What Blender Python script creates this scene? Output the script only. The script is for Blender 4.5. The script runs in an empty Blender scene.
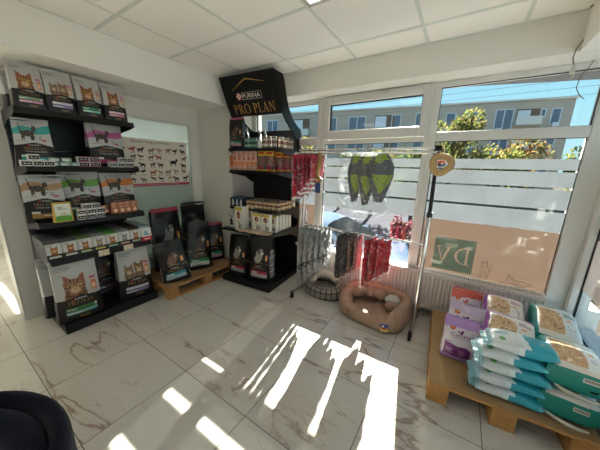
import bpy, bmesh, math, random
import numpy as np
from mathutils import Vector, Matrix, noise

rnd = random.Random(11)
scene = bpy.context.scene
COL = scene.collection
PI = math.pi
RAD = math.radians


SUN = 60.0
SKY = ((.62, .92, 1.0), (.46, .84, 1.0), (.20, .55, .95), (.45, .62, .9))
SKYS = .9
EXPO = 0.42

# ------------------------------------------------------------------ colours
def lin(c):
    if isinstance(c, str):
        c = c.lstrip('#')
        c = [int(c[i:i + 2], 16) / 255 for i in (0, 2, 4)]
        return tuple((x / 12.92 if x <= .04045 else ((x + .055) / 1.055) ** 2.4) for x in c)
    return tuple(c)


# ------------------------------------------------------------------ materials
MATS = {}


def new_mat(name):
    m = bpy.data.materials.new(name)
    m.use_nodes = True
    nt = m.node_tree
    for n in list(nt.nodes):
        nt.nodes.remove(n)
    out = nt.nodes.new('ShaderNodeOutputMaterial')
    MATS[name] = m
    return m, nt, out


def principled(name, color, rough=.5, metal=0., spec=.5, attr=False, bump=0., bscale=60., coat=0., noise_amt=0., nscale=8., sheen=0.):
    m, nt, out = new_mat(name)
    b = nt.nodes.new('ShaderNodeBsdfPrincipled')
    b.inputs['Roughness'].default_value = rough
    b.inputs['Metallic'].default_value = metal
    b.inputs['Specular IOR Level'].default_value = spec
    b.inputs['Coat Weight'].default_value = coat
    b.inputs['Sheen Weight'].default_value = sheen
    src = None
    if attr:
        a = nt.nodes.new('ShaderNodeAttribute')
        a.attribute_name = 'col'
        src = a.outputs['Color']
    else:
        b.inputs['Base Color'].default_value = (*lin(color), 1)
    tc = nt.nodes.new('ShaderNodeTexCoord')
    if noise_amt:
        n = nt.nodes.new('ShaderNodeTexNoise')
        n.inputs['Scale'].default_value = nscale
        n.inputs['Detail'].default_value = 4
        nt.links.new(tc.outputs['Object'], n.inputs['Vector'])
        mr = nt.nodes.new('ShaderNodeMapRange')
        mr.inputs['To Min'].default_value = 1 - noise_amt
        mr.inputs['To Max'].default_value = 1 + noise_amt
        nt.links.new(n.outputs['Fac'], mr.inputs['Value'])
        mx = nt.nodes.new('ShaderNodeVectorMath')
        mx.operation = 'SCALE'
        if src is None:
            rgb = nt.nodes.new('ShaderNodeRGB')
            rgb.outputs[0].default_value = (*lin(color), 1)
            src = rgb.outputs[0]
        nt.links.new(src, mx.inputs[0])
        nt.links.new(mr.outputs['Result'], mx.inputs['Scale'])
        src = mx.outputs['Vector']
    if src is not None:
        nt.links.new(src, b.inputs['Base Color'])
    if bump:
        n = nt.nodes.new('ShaderNodeTexNoise')
        n.inputs['Scale'].default_value = bscale
        n.inputs['Detail'].default_value = 3
        nt.links.new(tc.outputs['Object'], n.inputs['Vector'])
        bp = nt.nodes.new('ShaderNodeBump')
        bp.inputs['Strength'].default_value = bump
        bp.inputs['Distance'].default_value = .01
        nt.links.new(n.outputs['Fac'], bp.inputs['Height'])
        nt.links.new(bp.outputs['Normal'], b.inputs['Normal'])
    nt.links.new(b.outputs['BSDF'], out.inputs['Surface'])
    return m


principled('print', None, .30, spec=.5, attr=True, bump=.22, bscale=22)
principled('card', None, .6, spec=.3, attr=True)
principled('cloth', None, .95, spec=.1, attr=True, bump=.35, bscale=90, sheen=.2)
principled('paint_wall', '#e4e1d9', .9, spec=.2, bump=.04, bscale=180)
principled('paint_beam', '#eeebe3', .9, spec=.2, bump=.04, bscale=180)
principled('ceiling_tile', '#fdf9f2', .95, spec=.1, bump=.08, bscale=140)
principled('ceiling_bar', '#dfe2d9', .6)
principled('pvc', '#d6d5d0', .35, spec=.5)
principled('radiator_white', '#d2cbc4', .4, spec=.5)
principled('radiator_slot', '#3a3733', .7)
principled('black_metal', '#17171a', .42, spec=.45, noise_amt=.1)
principled('black_board', '#111113', .5, spec=.4)
principled('header_black', '#0a0a0b', .4, spec=.25)
principled('grey_steel', '#5b5b5d', .35, metal=.6)
principled('chrome', '#d8d8d8', .16, metal=1.)
principled('black_plastic', '#0c0c0d', .4, spec=.5)
principled('rubber', '#121212', .7)
principled('wood_pallet', '#b98a55', .8, spec=.2, noise_amt=.25, nscale=14, bump=.2, bscale=50)
principled('cardboard', '#a3845f', .85, spec=.15, noise_amt=.06, nscale=5)
principled('tan_fabric', '#a98b77', .9, spec=.12, bump=.45, bscale=22, noise_amt=.07, nscale=9)
principled('fleece', '#d3ccbd', .98, spec=.05, bump=.9, bscale=110)
principled('navy_fabric', '#0f1220', .95, spec=.1, bump=.4, bscale=160, sheen=.08)
principled('navy_dark', '#0d0f19', .95, spec=.1, bump=.5, bscale=160)
principled('brass', '#b98c3a', .35, metal=.8)
principled('tape_beige', '#b89a6c', .75, spec=.2, bump=.1, bscale=200)
principled('chew_hide', '#9a7a4e', .6, spec=.3, noise_amt=.2, nscale=20)
principled('cable_grey', '#77736c', .5)
principled('connector', '#c9c5b9', .4)
principled('facade', '#b5a595', .9, spec=.1, noise_amt=.08, nscale=.6)
principled('facade_light', '#d9d3c9', .85, spec=.1)
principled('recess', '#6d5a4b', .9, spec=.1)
principled('far_glass', '#5f6d7c', .25, spec=.4)
principled('curtain_white', '#cfd2d6', .6)
principled('asphalt', '#46454a', .95, spec=.0, noise_amt=.15, nscale=3)
principled('paving', '#48443d', .95, spec=.0, noise_amt=.12, nscale=2)
principled('bark', '#4c3c2c', .95, spec=.1, bump=.6, bscale=30)
principled('car_paint', '#4a5668', .8, metal=.0, spec=.0, coat=.0)
principled('car_glass', '#15181b', .5, spec=.0)
principled('tyre', '#101010', .8)
principled('alloy', '#9a9a9c', .3, metal=.9)
principled('headlamp', '#d6dde2', .1, spec=.8)
principled('canopy', '#4f4f52', .8)
principled('wire_black', '#1c1c1c', .6)
principled('cat_line', '#5b4038', .8)


def leaf_mat(name, c1, c2, c3):
    m, nt, out = new_mat(name)
    at = nt.nodes.new('ShaderNodeAttribute')
    at.attribute_name = 'col'
    d = nt.nodes.new('ShaderNodeBsdfDiffuse')
    t = nt.nodes.new('ShaderNodeBsdfTranslucent')
    mx = nt.nodes.new('ShaderNodeMixShader')
    mx.inputs[0].default_value = .55
    nt.links.new(at.outputs['Color'], d.inputs['Color'])
    nt.links.new(at.outputs['Color'], t.inputs['Color'])
    nt.links.new(d.outputs[0], mx.inputs[1])
    nt.links.new(t.outputs[0], mx.inputs[2])
    nt.links.new(mx.outputs[0], out.inputs['Surface'])
    return m


leaf_mat('leaf', 0, 0, 0)


def glass_mat(name, tint='#f2f6f6', refl=1.0, rough=.0):
    m, nt, out = new_mat(name)
    tr = nt.nodes.new('ShaderNodeBsdfTransparent')
    tr.inputs['Color'].default_value = (*lin(tint), 1)
    gl = nt.nodes.new('ShaderNodeBsdfGlossy')
    gl.inputs['Roughness'].default_value = rough
    fr = nt.nodes.new('ShaderNodeFresnel')
    geo = nt.nodes.new('ShaderNodeNewGeometry')
    ior = nt.nodes.new('ShaderNodeMapRange')
    ior.inputs['To Min'].default_value = 1.45
    ior.inputs['To Max'].default_value = 1 / 1.45
    nt.links.new(geo.outputs['Backfacing'], ior.inputs['Value'])
    nt.links.new(ior.outputs['Result'], fr.inputs['IOR'])
    mu = nt.nodes.new('ShaderNodeMath')
    mu.operation = 'MULTIPLY'
    mu.inputs[1].default_value = refl
    nt.links.new(fr.outputs[0], mu.inputs[0])
    mx = nt.nodes.new('ShaderNodeMixShader')
    nt.links.new(mu.outputs[0], mx.inputs[0])
    nt.links.new(tr.outputs[0], mx.inputs[1])
    nt.links.new(gl.outputs[0], mx.inputs[2])
    nt.links.new(mx.outputs[0], out.inputs['Surface'])
    return m


glass_mat('glass')


def film_mat(name, trans, diff, clear=0.0, gloss=.04, attr=False, streak=0.):
    """adhesive window film: light scatters through it, a little passes straight"""
    m, nt, out = new_mat(name)
    tl = nt.nodes.new('ShaderNodeBsdfTranslucent')
    df = nt.nodes.new('ShaderNodeBsdfDiffuse')
    tl.inputs['Color'].default_value = (*lin(trans), 1)
    df.inputs['Color'].default_value = (*lin(diff), 1)
    add = nt.nodes.new('ShaderNodeAddShader')
    nt.links.new(tl.outputs[0], add.inputs[0])
    nt.links.new(df.outputs[0], add.inputs[1])
    last = add.outputs[0]
    if streak:
        tc = nt.nodes.new('ShaderNodeTexCoord')
        mp = nt.nodes.new('ShaderNodeMapping')
        mp.inputs['Scale'].default_value = (2.2, 1, 1.2)
        nz = nt.nodes.new('ShaderNodeTexNoise')
        nz.inputs['Scale'].default_value = 3
        nz.inputs['Detail'].default_value = 5
        nt.links.new(tc.outputs['Object'], mp.inputs[0])
        nt.links.new(mp.outputs[0], nz.inputs['Vector'])
        mr = nt.nodes.new('ShaderNodeMapRange')
        mr.inputs['From Min'].default_value = .3
        mr.inputs['From Max'].default_value = .7
        mr.inputs['To Min'].default_value = 1 - streak
        mr.inputs['To Max'].default_value = 1 + streak
        nt.links.new(nz.outputs['Fac'], mr.inputs['Value'])
        sc = nt.nodes.new('ShaderNodeVectorMath')
        sc.operation = 'SCALE'
        sc.inputs[0].default_value = lin(trans)
        nt.links.new(mr.outputs['Result'], sc.inputs['Scale'])
        nt.links.new(sc.outputs['Vector'], tl.inputs['Color'])
    if clear:
        tr = nt.nodes.new('ShaderNodeBsdfTransparent')
        mx = nt.nodes.new('ShaderNodeMixShader')
        mx.inputs[0].default_value = clear
        nt.links.new(last, mx.inputs[1])
        nt.links.new(tr.outputs[0], mx.inputs[2])
        last = mx.outputs[0]
    if gloss:
        gl = nt.nodes.new('ShaderNodeBsdfGlossy')
        gl.inputs['Roughness'].default_value = .05
        mx = nt.nodes.new('ShaderNodeMixShader')
        mx.inputs[0].default_value = gloss
        nt.links.new(last, mx.inputs[1])
        nt.links.new(gl.outputs[0], mx.inputs[2])
        last = mx.outputs[0]
    nt.links.new(last, out.inputs['Surface'])
    return m


FILM_W = (.0235, .026, .028)
film_mat('film_frost', FILM_W, (.14, .145, .15), .012, .03, streak=.12)
film_mat('film_peach', (.0185, .0120, .0085), (.16, .115, .09), .012, .07, streak=.08)
film_mat('film_green', (.0042, .0055, .0038), (.055, .068, .05), .012, .07)
film_mat('film_peach_side', (.40, .27, .20), (.2, .15, .12), .30, .05)
film_mat('frost_white', (.52, .58, .60), (.05, .05, .05), .03, .04)
film_mat('frost_green', (.21, .235, .225), (.20, .24, .225), .0, .05)


def wrap_mat():
    """thin clear polythene sleeve with crinkled highlights"""
    m, nt, out = new_mat('polythene')
    tc = nt.nodes.new('ShaderNodeTexCoord')
    nz = nt.nodes.new('ShaderNodeTexNoise')
    nz.inputs['Scale'].default_value = 14
    nz.inputs['Detail'].default_value = 4
    nz.inputs['Distortion'].default_value = 1.2
    nt.links.new(tc.outputs['Object'], nz.inputs['Vector'])
    bp = nt.nodes.new('ShaderNodeBump')
    bp.inputs['Strength'].default_value = .8
    bp.inputs['Distance'].default_value = .02
    nt.links.new(nz.outputs['Fac'], bp.inputs['Height'])
    tr = nt.nodes.new('ShaderNodeBsdfTransparent')
    tr.inputs['Color'].default_value = (.94, .95, .96, 1)
    gl = nt.nodes.new('ShaderNodeBsdfGlossy')
    gl.inputs['Roughness'].default_value = .12
    df = nt.nodes.new('ShaderNodeBsdfTranslucent')
    df.inputs['Color'].default_value = (.8, .8, .82, 1)
    nt.links.new(bp.outputs[0], gl.inputs['Normal'])
    m1 = nt.nodes.new('ShaderNodeMixShader')
    m1.inputs[0].default_value = .35
    nt.links.new(gl.outputs[0], m1.inputs[1])
    nt.links.new(df.outputs[0], m1.inputs[2])
    mr = nt.nodes.new('ShaderNodeMapRange')
    mr.inputs['From Min'].default_value = .42
    mr.inputs['From Max'].default_value = .72
    mr.inputs['To Min'].default_value = .05
    mr.inputs['To Max'].default_value = .28
    nt.links.new(nz.outputs['Fac'], mr.inputs['Value'])
    m2 = nt.nodes.new('ShaderNodeMixShader')
    nt.links.new(mr.outputs['Result'], m2.inputs[0])
    nt.links.new(tr.outputs[0], m2.inputs[1])
    nt.links.new(m1.outputs[0], m2.inputs[2])
    nt.links.new(m2.outputs[0], out.inputs['Surface'])


wrap_mat()


def emit_mat(name, color, strength):
    m, nt, out = new_mat(name)
    e = nt.nodes.new('ShaderNodeEmission')
    e.inputs['Color'].default_value = (*lin(color), 1)
    e.inputs['Strength'].default_value = strength
    nt.links.new(e.outputs[0], out.inputs['Surface'])


LED = 1.7
emit_mat('led', '#f4f6ff', LED)
emit_mat('led_fill', '#f4f6ff', 2.0)  # glow of the panels added over the neighbouring room and passage


def floor_mat():
    m, nt, out = new_mat('marble_tile')
    N = nt.nodes.new
    L = nt.links.new
    geo = N('ShaderNodeNewGeometry')
    sep = N('ShaderNodeSeparateXYZ')
    L(geo.outputs['Position'], sep.inputs[0])

    def math_(op, a, b=None, c=None):
        n = N('ShaderNodeMath')
        n.operation = op
        for i, x in enumerate((a, b, c)):
            if x is None:
                continue
            if isinstance(x, (int, float)):
                n.inputs[i].default_value = x
            else:
                L(x, n.inputs[i])
        return n.outputs[0]
    tx = math_('DIVIDE', math_('ADD', sep.outputs[0], 1.495), .6)
    ty = math_('DIVIDE', math_('SUBTRACT', sep.outputs[1], .843), .6)
    fx, fy = math_('FRACT', tx), math_('FRACT', ty)
    ex = math_('MINIMUM', fx, math_('SUBTRACT', 1., fx))
    ey = math_('MINIMUM', fy, math_('SUBTRACT', 1., fy))
    e = math_('MINIMUM', ex, ey)
    grout = math_('LESS_THAN', e, .0036)
    cell = N('ShaderNodeCombineXYZ')
    L(math_('FLOOR', tx), cell.inputs[0])
    L(math_('FLOOR', ty), cell.inputs[1])
    wn = N('ShaderNodeTexWhiteNoise')
    L(cell.outputs[0], wn.inputs['Vector'])
    off = N('ShaderNodeVectorMath')
    off.operation = 'SCALE'
    off.inputs['Scale'].default_value = 9.
    L(wn.outputs['Color'], off.inputs[0])
    pos = N('ShaderNodeVectorMath')
    pos.operation = 'ADD'
    L(geo.outputs['Position'], pos.inputs[0])
    L(off.outputs[0], pos.inputs[1])
    mp = N('ShaderNodeMapping')
    mp.inputs['Rotation'].default_value = (0, 0, -.35)
    mp.inputs['Scale'].default_value = (.8, 2.6, 1.)
    L(pos.outputs[0], mp.inputs[0])

    def vein(scale, width, seedmask, thr):
        n = N('ShaderNodeTexNoise')
        n.inputs['Scale'].default_value = scale
        n.inputs['Detail'].default_value = 6
        n.inputs['Roughness'].default_value = .50
        n.inputs['Distortion'].default_value = .25
        L(mp.outputs[0], n.inputs['Vector'])
        a = math_('ABSOLUTE', math_('SUBTRACT', n.outputs['Fac'], .5))
        r = N('ShaderNodeMapRange')
        r.interpolation_type = 'SMOOTHSTEP'
        r.inputs['From Min'].default_value = 0
        r.inputs['From Max'].default_value = width
        r.inputs['To Min'].default_value = 1
        r.inputs['To Max'].default_value = 0
        L(a, r.inputs['Value'])
        k = N('ShaderNodeTexNoise')
        k.inputs['Scale'].default_value = seedmask
        k.inputs['Detail'].default_value = 2
        L(pos.outputs[0], k.inputs['Vector'])
        kr = N('ShaderNodeMapRange')
        kr.inputs['From Min'].default_value = thr
        kr.inputs['From Max'].default_value = thr + .16
        L(k.outputs['Fac'], kr.inputs['Value'])
        return math_('MULTIPLY', r.outputs['Result'], kr.outputs['Result'])
    v1 = vein(.95, .013, 1.7, .44)
    v2 = vein(1.9, .009, 2.2, .50)
    soft = vein(.95, .12, 1.7, .44)
    cloud = N('ShaderNodeTexNoise')
    cloud.inputs['Scale'].default_value = 1.8
    cloud.inputs['Detail'].default_value = 3
    L(pos.outputs[0], cloud.inputs['Vector'])

    def mix(fac, c1, c2):
        n = N('ShaderNodeMix')
        n.data_type = 'RGBA'
        if isinstance(fac, (int, float)):
            n.inputs[0].default_value = fac
        else:
            L(fac, n.inputs[0])
        for i, c in ((6, c1), (7, c2)):
            if isinstance(c, str):
                n.inputs[i].default_value = (*lin(c), 1)
            else:
                L(c, n.inputs[i])
        return n.outputs[2]
    base = mix(cloud.outputs['Fac'], '#c9c4b9', '#d3cfc6')
    base = mix(math_('MULTIPLY', soft, .30), base, '#b3a696')
    base = mix(math_('MULTIPLY', v1, .75), base, '#8a6a58')
    base = mix(math_('MULTIPLY', v2, .55), base, '#8d7464')
    base = mix(grout, base, '#5c554c')
    b = N('ShaderNodeBsdfPrincipled')
    L(base, b.inputs['Base Color'])
    rr = N('ShaderNodeMapRange')
    rr.inputs['To Min'].default_value = .035
    rr.inputs['To Max'].default_value = .6
    L(grout, rr.inputs['Value'])
    L(rr.outputs['Result'], b.inputs['Roughness'])
    b.inputs['Specular IOR Level'].default_value = .5
    L(b.outputs[0], out.inputs['Surface'])


floor_mat()


def plaid_mat():
    m, nt, out = new_mat('plaid')
    N, L = nt.nodes.new, nt.links.new
    at = N('ShaderNodeUVMap')
    sep = N('ShaderNodeSeparateXYZ')
    L(at.outputs[0], sep.inputs[0])

    def m_(op, a, b=None):
        n = N('ShaderNodeMath')
        n.operation = op
        for i, x in enumerate((a, b)):
            if x is None:
                continue
            if isinstance(x, (int, float)):
                n.inputs[i].default_value = x
            else:
                L(x, n.inputs[i])
        return n.outputs[0]
    a = m_('LESS_THAN', m_('FRACT', m_('MULTIPLY', sep.outputs[0], 22)), .16)
    b = m_('LESS_THAN', m_('FRACT', m_('MULTIPLY', sep.outputs[1], 7)), .17)
    k = m_('MAXIMUM', a, b)
    n = N('ShaderNodeMix')
    n.data_type = 'RGBA'
    L(k, n.inputs[0])
    n.inputs[6].default_value = (*lin('#8f8a7f'), 1)
    n.inputs[7].default_value = (*lin('#17171b'), 1)
    p = N('ShaderNodeBsdfPrincipled')
    p.inputs['Roughness'].default_value = .95
    L(n.outputs[2], p.inputs['Base Color'])
    L(p.outputs[0], out.inputs['Surface'])


plaid_mat()


def brick_mat():
    m, nt, out = new_mat('brick_paving')
    br = nt.nodes.new('ShaderNodeTexBrick')
    br.inputs['Color1'].default_value = (*lin('#989ca2'), 1)
    br.inputs['Color2'].default_value = (*lin('#8f949b'), 1)
    br.inputs['Mortar'].default_value = (*lin('#525c69'), 1)
    br.inputs['Scale'].default_value = 1.
    br.inputs['Brick Width'].default_value = .22
    br.inputs['Row Height'].default_value = .11
    br.inputs['Mortar Size'].default_value = .012
    tc = nt.nodes.new('ShaderNodeTexCoord')
    nt.links.new(tc.outputs['Object'], br.inputs['Vector'])
    p = nt.nodes.new('ShaderNodeBsdfPrincipled')
    p.inputs['Roughness'].default_value = .9
    nt.links.new(br.outputs['Color'], p.inputs['Base Color'])
    nt.links.new(p.outputs[0], out.inputs['Surface'])


brick_mat()

# ------------------------------------------------------------------ text
_font = {}


def font_mesh(s):
    if s in _font:
        return _font[s]
    cu = bpy.data.curves.new('tmp', 'FONT')
    cu.body = s
    cu.resolution_u = 3
    o = bpy.data.objects.new('tmp', cu)
    COL.objects.link(o)
    dg = bpy.context.evaluated_depsgraph_get()
    ev = o.evaluated_get(dg)
    me = ev.to_mesh()
    vs = [tuple(v.co) for v in me.vertices]
    fs = [tuple(p.vertices) for p in me.polygons]
    ev.to_mesh_clear()
    bpy.data.objects.remove(o)
    bpy.data.curves.remove(cu)
    xs = [v[0] for v in vs]
    ys = [v[1] for v in vs]
    x0, x1, y0, y1 = min(xs), max(xs), min(ys), max(ys)
    vs = [((v[0] - x0) / (x1 - x0), (v[1] - y0) / (y1 - y0)) for v in vs]
    _font[s] = (vs, fs, (x1 - x0) / (y1 - y0))
    return _font[s]


def _rect(x0, y0, x1, y1):
    return [(x0, y0), (x1, y0), (x1, y1), (x0, y1)]


def _ring(cx, cy, ro, so, ri, si, a0, a1, n=18):
    q = []
    for i in range(n):
        t0, t1 = a0 + (a1 - a0) * i / n, a0 + (a1 - a0) * (i + 1) / n
        q.append([(cx + ro * math.cos(t0), cy + so * math.sin(t0)), (cx + ro * math.cos(t1), cy + so * math.sin(t1)),
                  (cx + ri * math.cos(t1), cy + si * math.sin(t1)), (cx + ri * math.cos(t0), cy + si * math.sin(t0))])
    return q


SERIF = {
    'P': (.72, [_rect(.13, 0, .25, 1), _rect(.03, 0, .36, .045), _rect(.03, .955, .25, 1)] + _ring(.25, .745, .42, .255, .29, .20, -PI / 2, PI / 2)),
    'R': (.84, [_rect(.13, 0, .25, 1), _rect(.03, 0, .36, .045), _rect(.03, .955, .25, 1)] + _ring(.25, .76, .42, .24, .29, .19, -PI / 2, PI / 2)
          + [[(.36, .52), (.50, .52), (.80, .0), (.64, .0)], _rect(.62, 0, .9, .045)]),
    'O': (1.0, _ring(.5, .5, .47, .52, .33, .47, 0, 2 * PI, 30)),
    'L': (.70, [_rect(.13, 0, .25, 1), _rect(.03, .955, .36, 1), _rect(.03, 0, .66, .05), _rect(.61, 0, .66, .24)]),
    'A': (.90, [[(.09, 0), (.15, 0), (.47, 1.02), (.41, 1.02)], [(.63, 0), (.78, 0), (.49, 1.02), (.38, 1.02)], _rect(.22, .33, .64, .38),
                _rect(.0, 0, .26, .045), _rect(.54, 0, .90, .045)]),
    'N': (.96, [_rect(.13, 0, .18, 1), _rect(.76, 0, .81, 1), [(.08, 1), (.24, 1), (.81, -.02), (.76, -.02)], _rect(.03, 0, .28, .045), _rect(.66, .955, .92, 1)]),
    'V': (.9, [[(.08, 1), (.23, 1), (.50, 0), (.43, 0)], [(.76, 1), (.82, 1), (.50, 0), (.44, 0)], _rect(0, .955, .34, 1), _rect(.64, .955, .92, 1)]),
    'D': (.9, [_rect(.13, 0, .25, 1), _rect(.03, 0, .25, .045), _rect(.03, .955, .25, 1)] + _ring(.25, .5, .58, .5, .44, .45, -PI / 2, PI / 2, 24)),
    ' ': (.42, []),
}


# ------------------------------------------------------------------ canvas for printed surfaces
class Canvas:
    def __init__(s, w, h, bg):
        s.w, s.h = w, h
        s.a = np.zeros((h, w, 3))
        s.a[:] = lin(bg)
        u = (np.arange(w) + .5) / w
        v = (np.arange(h) + .5) / h
        s.U, s.V = np.meshgrid(u, v)

    def put(s, mask, c):
        s.a[mask] = lin(c)
        return s

    def rect(s, u0, v0, u1, v1, c):
        return s.put((s.U >= u0) & (s.U < u1) & (s.V >= v0) & (s.V < v1), c)

    def ell(s, cu, cv, ru, rv, c, rot=0.):
        du, dv = s.U - cu, s.V - cv
        if rot:
            k = s.h / s.w if False else 1
            ca, sa = math.cos(rot), math.sin(rot)
            du, dv = du * ca + dv * sa, -du * sa + dv * ca
        return s.put((du / ru) ** 2 + (dv / rv) ** 2 < 1, c)

    def poly(s, pts, c):
        inside = np.zeros_like(s.U, bool)
        n = len(pts)
        for i in range(n):
            (x0, y0), (x1, y1) = pts[i], pts[(i + 1) % n]
            if y0 == y1:
                continue
            cond = ((y0 > s.V) != (y1 > s.V)) & (s.U < (x1 - x0) * (s.V - y0) / (y1 - y0) + x0)
            inside ^= cond
        return s.put(inside, c)

    def speckle(s, u0, v0, u1, v1, cols, p, seed=0):
        r = np.random.RandomState(seed)
        m = (s.U >= u0) & (s.U < u1) & (s.V >= v0) & (s.V < v1)
        k = r.rand(s.h, s.w)
        for i, c in enumerate(cols):
            s.put(m & (k > i * p) & (k < (i + 1) * p), c)
        return s

    def lines(s, u0, v0, u1, v1, n, c, seed=0, fill=.5):
        """rows of small print"""
        r = random.Random(seed)
        for i in range(n):
            va = v0 + (v1 - v0) * i / n
            s.rect(u0, va, u0 + (u1 - u0) * r.uniform(.5, 1), va + (v1 - v0) / n * fill, c)
        return s

    def at(s, u, v):
        return tuple(s.a[min(s.h - 1, max(0, int(v * s.h))), min(s.w - 1, max(0, int(u * s.w)))])


# ------------------------------------------------------------------ mesh builder
class MB:
    def __init__(s):
        s.v, s.f, s.m, s.c, s.s, s.uv = [], [], [], [], [], []

    def add(s, verts, faces, mat='card', color=(.8, .8, .8), smooth=False, colors=None, uvs=None):
        b = len(s.v)
        s.v += [tuple(p) for p in verts]
        color = lin(color) if color is not None else (.8, .8, .8)
        for i, f in enumerate(faces):
            s.f.append(tuple(b + k for k in f))
            s.m.append(mat)
            s.c.append(colors[i] if colors is not None else color)
            s.s.append(smooth)
            s.uv.append([uvs[k] for k in f] if uvs is not None else None)
        return s

    def box(s, x0, x1, y0, y1, z0, z1, mat='card', color=(.8, .8, .8), bevel=0., M=None):
        x0, x1 = sorted((x0, x1))
        y0, y1 = sorted((y0, y1))
        z0, z1 = sorted((z0, z1))
        if bevel <= 0:
            V = [(x0, y0, z0), (x1, y0, z0), (x1, y1, z0), (x0, y1, z0), (x0, y0, z1), (x1, y0, z1), (x1, y1, z1), (x0, y1, z1)]
            F = [(0, 3, 2, 1), (4, 5, 6, 7), (0, 1, 5, 4), (1, 2, 6, 5), (2, 3, 7, 6), (3, 0, 4, 7)]
            sm = False
        else:
            bm = bmesh.new()
            bmesh.ops.create_cube(bm, size=1)
            for v in bm.verts:
                v.co = Vector(((x0 + x1) / 2 + v.co.x * (x1 - x0), (y0 + y1) / 2 + v.co.y * (y1 - y0), (z0 + z1) / 2 + v.co.z * (z1 - z0)))
            bevel = min(bevel, .49 * min(x1 - x0, y1 - y0, z1 - z0))
            bmesh.ops.bevel(bm, geom=list(bm.edges), offset=bevel, segments=2, profile=.5, affect='EDGES')
            bm.verts.index_update()
            V = [tuple(v.co) for v in bm.verts]
            F = [tuple(v.index for v in f.verts) for f in bm.faces]
            bm.free()
            sm = False
        if M is not None:
            V = [tuple(M @ Vector(p)) for p in V]
        return s.add(V, F, mat, color, sm)

    def cyl(s, p0, p1, r, mat='card', color=(.8, .8, .8), n=14, r1=None, caps=True, smooth=True):
        p0, p1 = Vector(p0), Vector(p1)
        r1 = r if r1 is None else r1
        d = (p1 - p0).normalized()
        a = d.orthogonal().normalized()
        b = d.cross(a)
        V = []
        for p, q in ((p0, r), (p1, r1)):
            for i in range(n):
                t = 2 * PI * i / n
                V.append(tuple(p + (a * math.cos(t) + b * math.sin(t)) * q))
        s.add(V, [(i, (i + 1) % n, n + (i + 1) % n, n + i) for i in range(n)], mat, color, smooth)
        if caps:
            s.add(V[:n], [tuple(reversed(range(n)))], mat, color)
            s.add(V[n:], [tuple(range(n))], mat, color)
        return s

    def tube(s, pts, r, mat='card', color=(.8, .8, .8), n=8, closed=False):
        P = [Vector(p) for p in pts]
        k = len(P)
        rad = r if isinstance(r, (list, tuple)) else [r] * k
        V = []
        up = None
        for i, p in enumerate(P):
            if closed:
                d = (P[(i + 1) % k] - P[i - 1]).normalized()
            else:
                d = (P[min(i + 1, k - 1)] - P[max(i - 1, 0)]).normalized()
            if up is None:
                up = d.orthogonal().normalized()
            a = (up - d * up.dot(d))
            a = a.normalized() if a.length > 1e-6 else d.orthogonal().normalized()
            up = a
            b = d.cross(a)
            for j in range(n):
                t = 2 * PI * j / n
                V.append(tuple(p + (a * math.cos(t) + b * math.sin(t)) * rad[i]))
        F = []
        for i in range(k if closed else k - 1):
            i2 = (i + 1) % k
            for j in range(n):
                F.append((i * n + j, i * n + (j + 1) % n, i2 * n + (j + 1) % n, i2 * n + j))
        s.add(V, F, mat, color, True)
        if not closed:
            s.add(V[:n], [tuple(reversed(range(n)))], mat, color)
            s.add(V[-n:], [tuple(range(n))], mat, color)
        return s

    def lathe(s, prof, mat='card', color=(.8, .8, .8), n=20, o=(0, 0, 0), colors=None):
        V, F, C = [], [], []
        for r, z in prof:
            for i in range(n):
                t = 2 * PI * i / n
                V.append((o[0] + r * math.cos(t), o[1] + r * math.sin(t), o[2] + z))
        for k in range(len(prof) - 1):
            for i in range(n):
                F.append((k * n + i, k * n + (i + 1) % n, (k + 1) * n + (i + 1) % n, (k + 1) * n + i))
                C.append(lin(colors[k]) if colors else lin(color))
        return s.add(V, F, mat, color, True, colors=C)

    def prism(s, poly, a0, a1, axis='x', mat='card', color=(.8, .8, .8), smooth=False):
        """polygon (two coordinates) extruded along an axis"""
        def P(a, p):
            return {'x': (a, p[0], p[1]), 'y': (p[0], a, p[1]), 'z': (p[0], p[1], a)}[axis]
        n = len(poly)
        V = [P(a0, p) for p in poly] + [P(a1, p) for p in poly]
        s.add(V, [(i, (i + 1) % n, n + (i + 1) % n, n + i) for i in range(n)], mat, color, smooth)
        s.add(V, [tuple(reversed(range(n))), tuple(range(n, 2 * n))], mat, color)
        return s

    def grid(s, S, nu, nv, mat='print', canvas=None, color=(.8, .8, .8), smooth=True, flip=False):
        V = [S(i / nu, j / nv) for j in range(nv + 1) for i in range(nu + 1)]
        F, C = [], []
        for j in range(nv):
            for i in range(nu):
                a = j * (nu + 1) + i
                q = (a, a + 1, a + nu + 2, a + nu + 1)
                F.append(tuple(reversed(q)) if flip else q)
                C.append(canvas.at((i + .5) / nu, (j + .5) / nv) if canvas is not None else lin(color))
        UV = [(i / nu, j / nv) for j in range(nv + 1) for i in range(nu + 1)]
        return s.add(V, F, mat, None, smooth, colors=C, uvs=UV)

    def text(s, string, S, u0, v0, u1, v1, color, mat='card', mirror=False):
        vs, fs, _ = font_mesh(string)
        V = [S(u0 + (u1 - u0) * (1 - x if mirror else x), v0 + (v1 - v0) * y) for x, y in vs]
        return s.add(V, fs, mat, color)

    def serif(s, string, S, u0, v0, u1, v1, color, mat='card', mirror=False):
        tot = sum(SERIF[c][0] + .08 for c in string) - .08
        x = 0
        for c in string:
            w, polys = SERIF[c]
            for p in polys:
                V = []
                for a, b in p:
                    q = (x + a) / tot
                    V.append(S(u0 + (u1 - u0) * (1 - q if mirror else q), v0 + (v1 - v0) * b))
                s.add(V, [tuple(range(len(p)))], mat, color)
            x += w + .08
        return s

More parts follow.
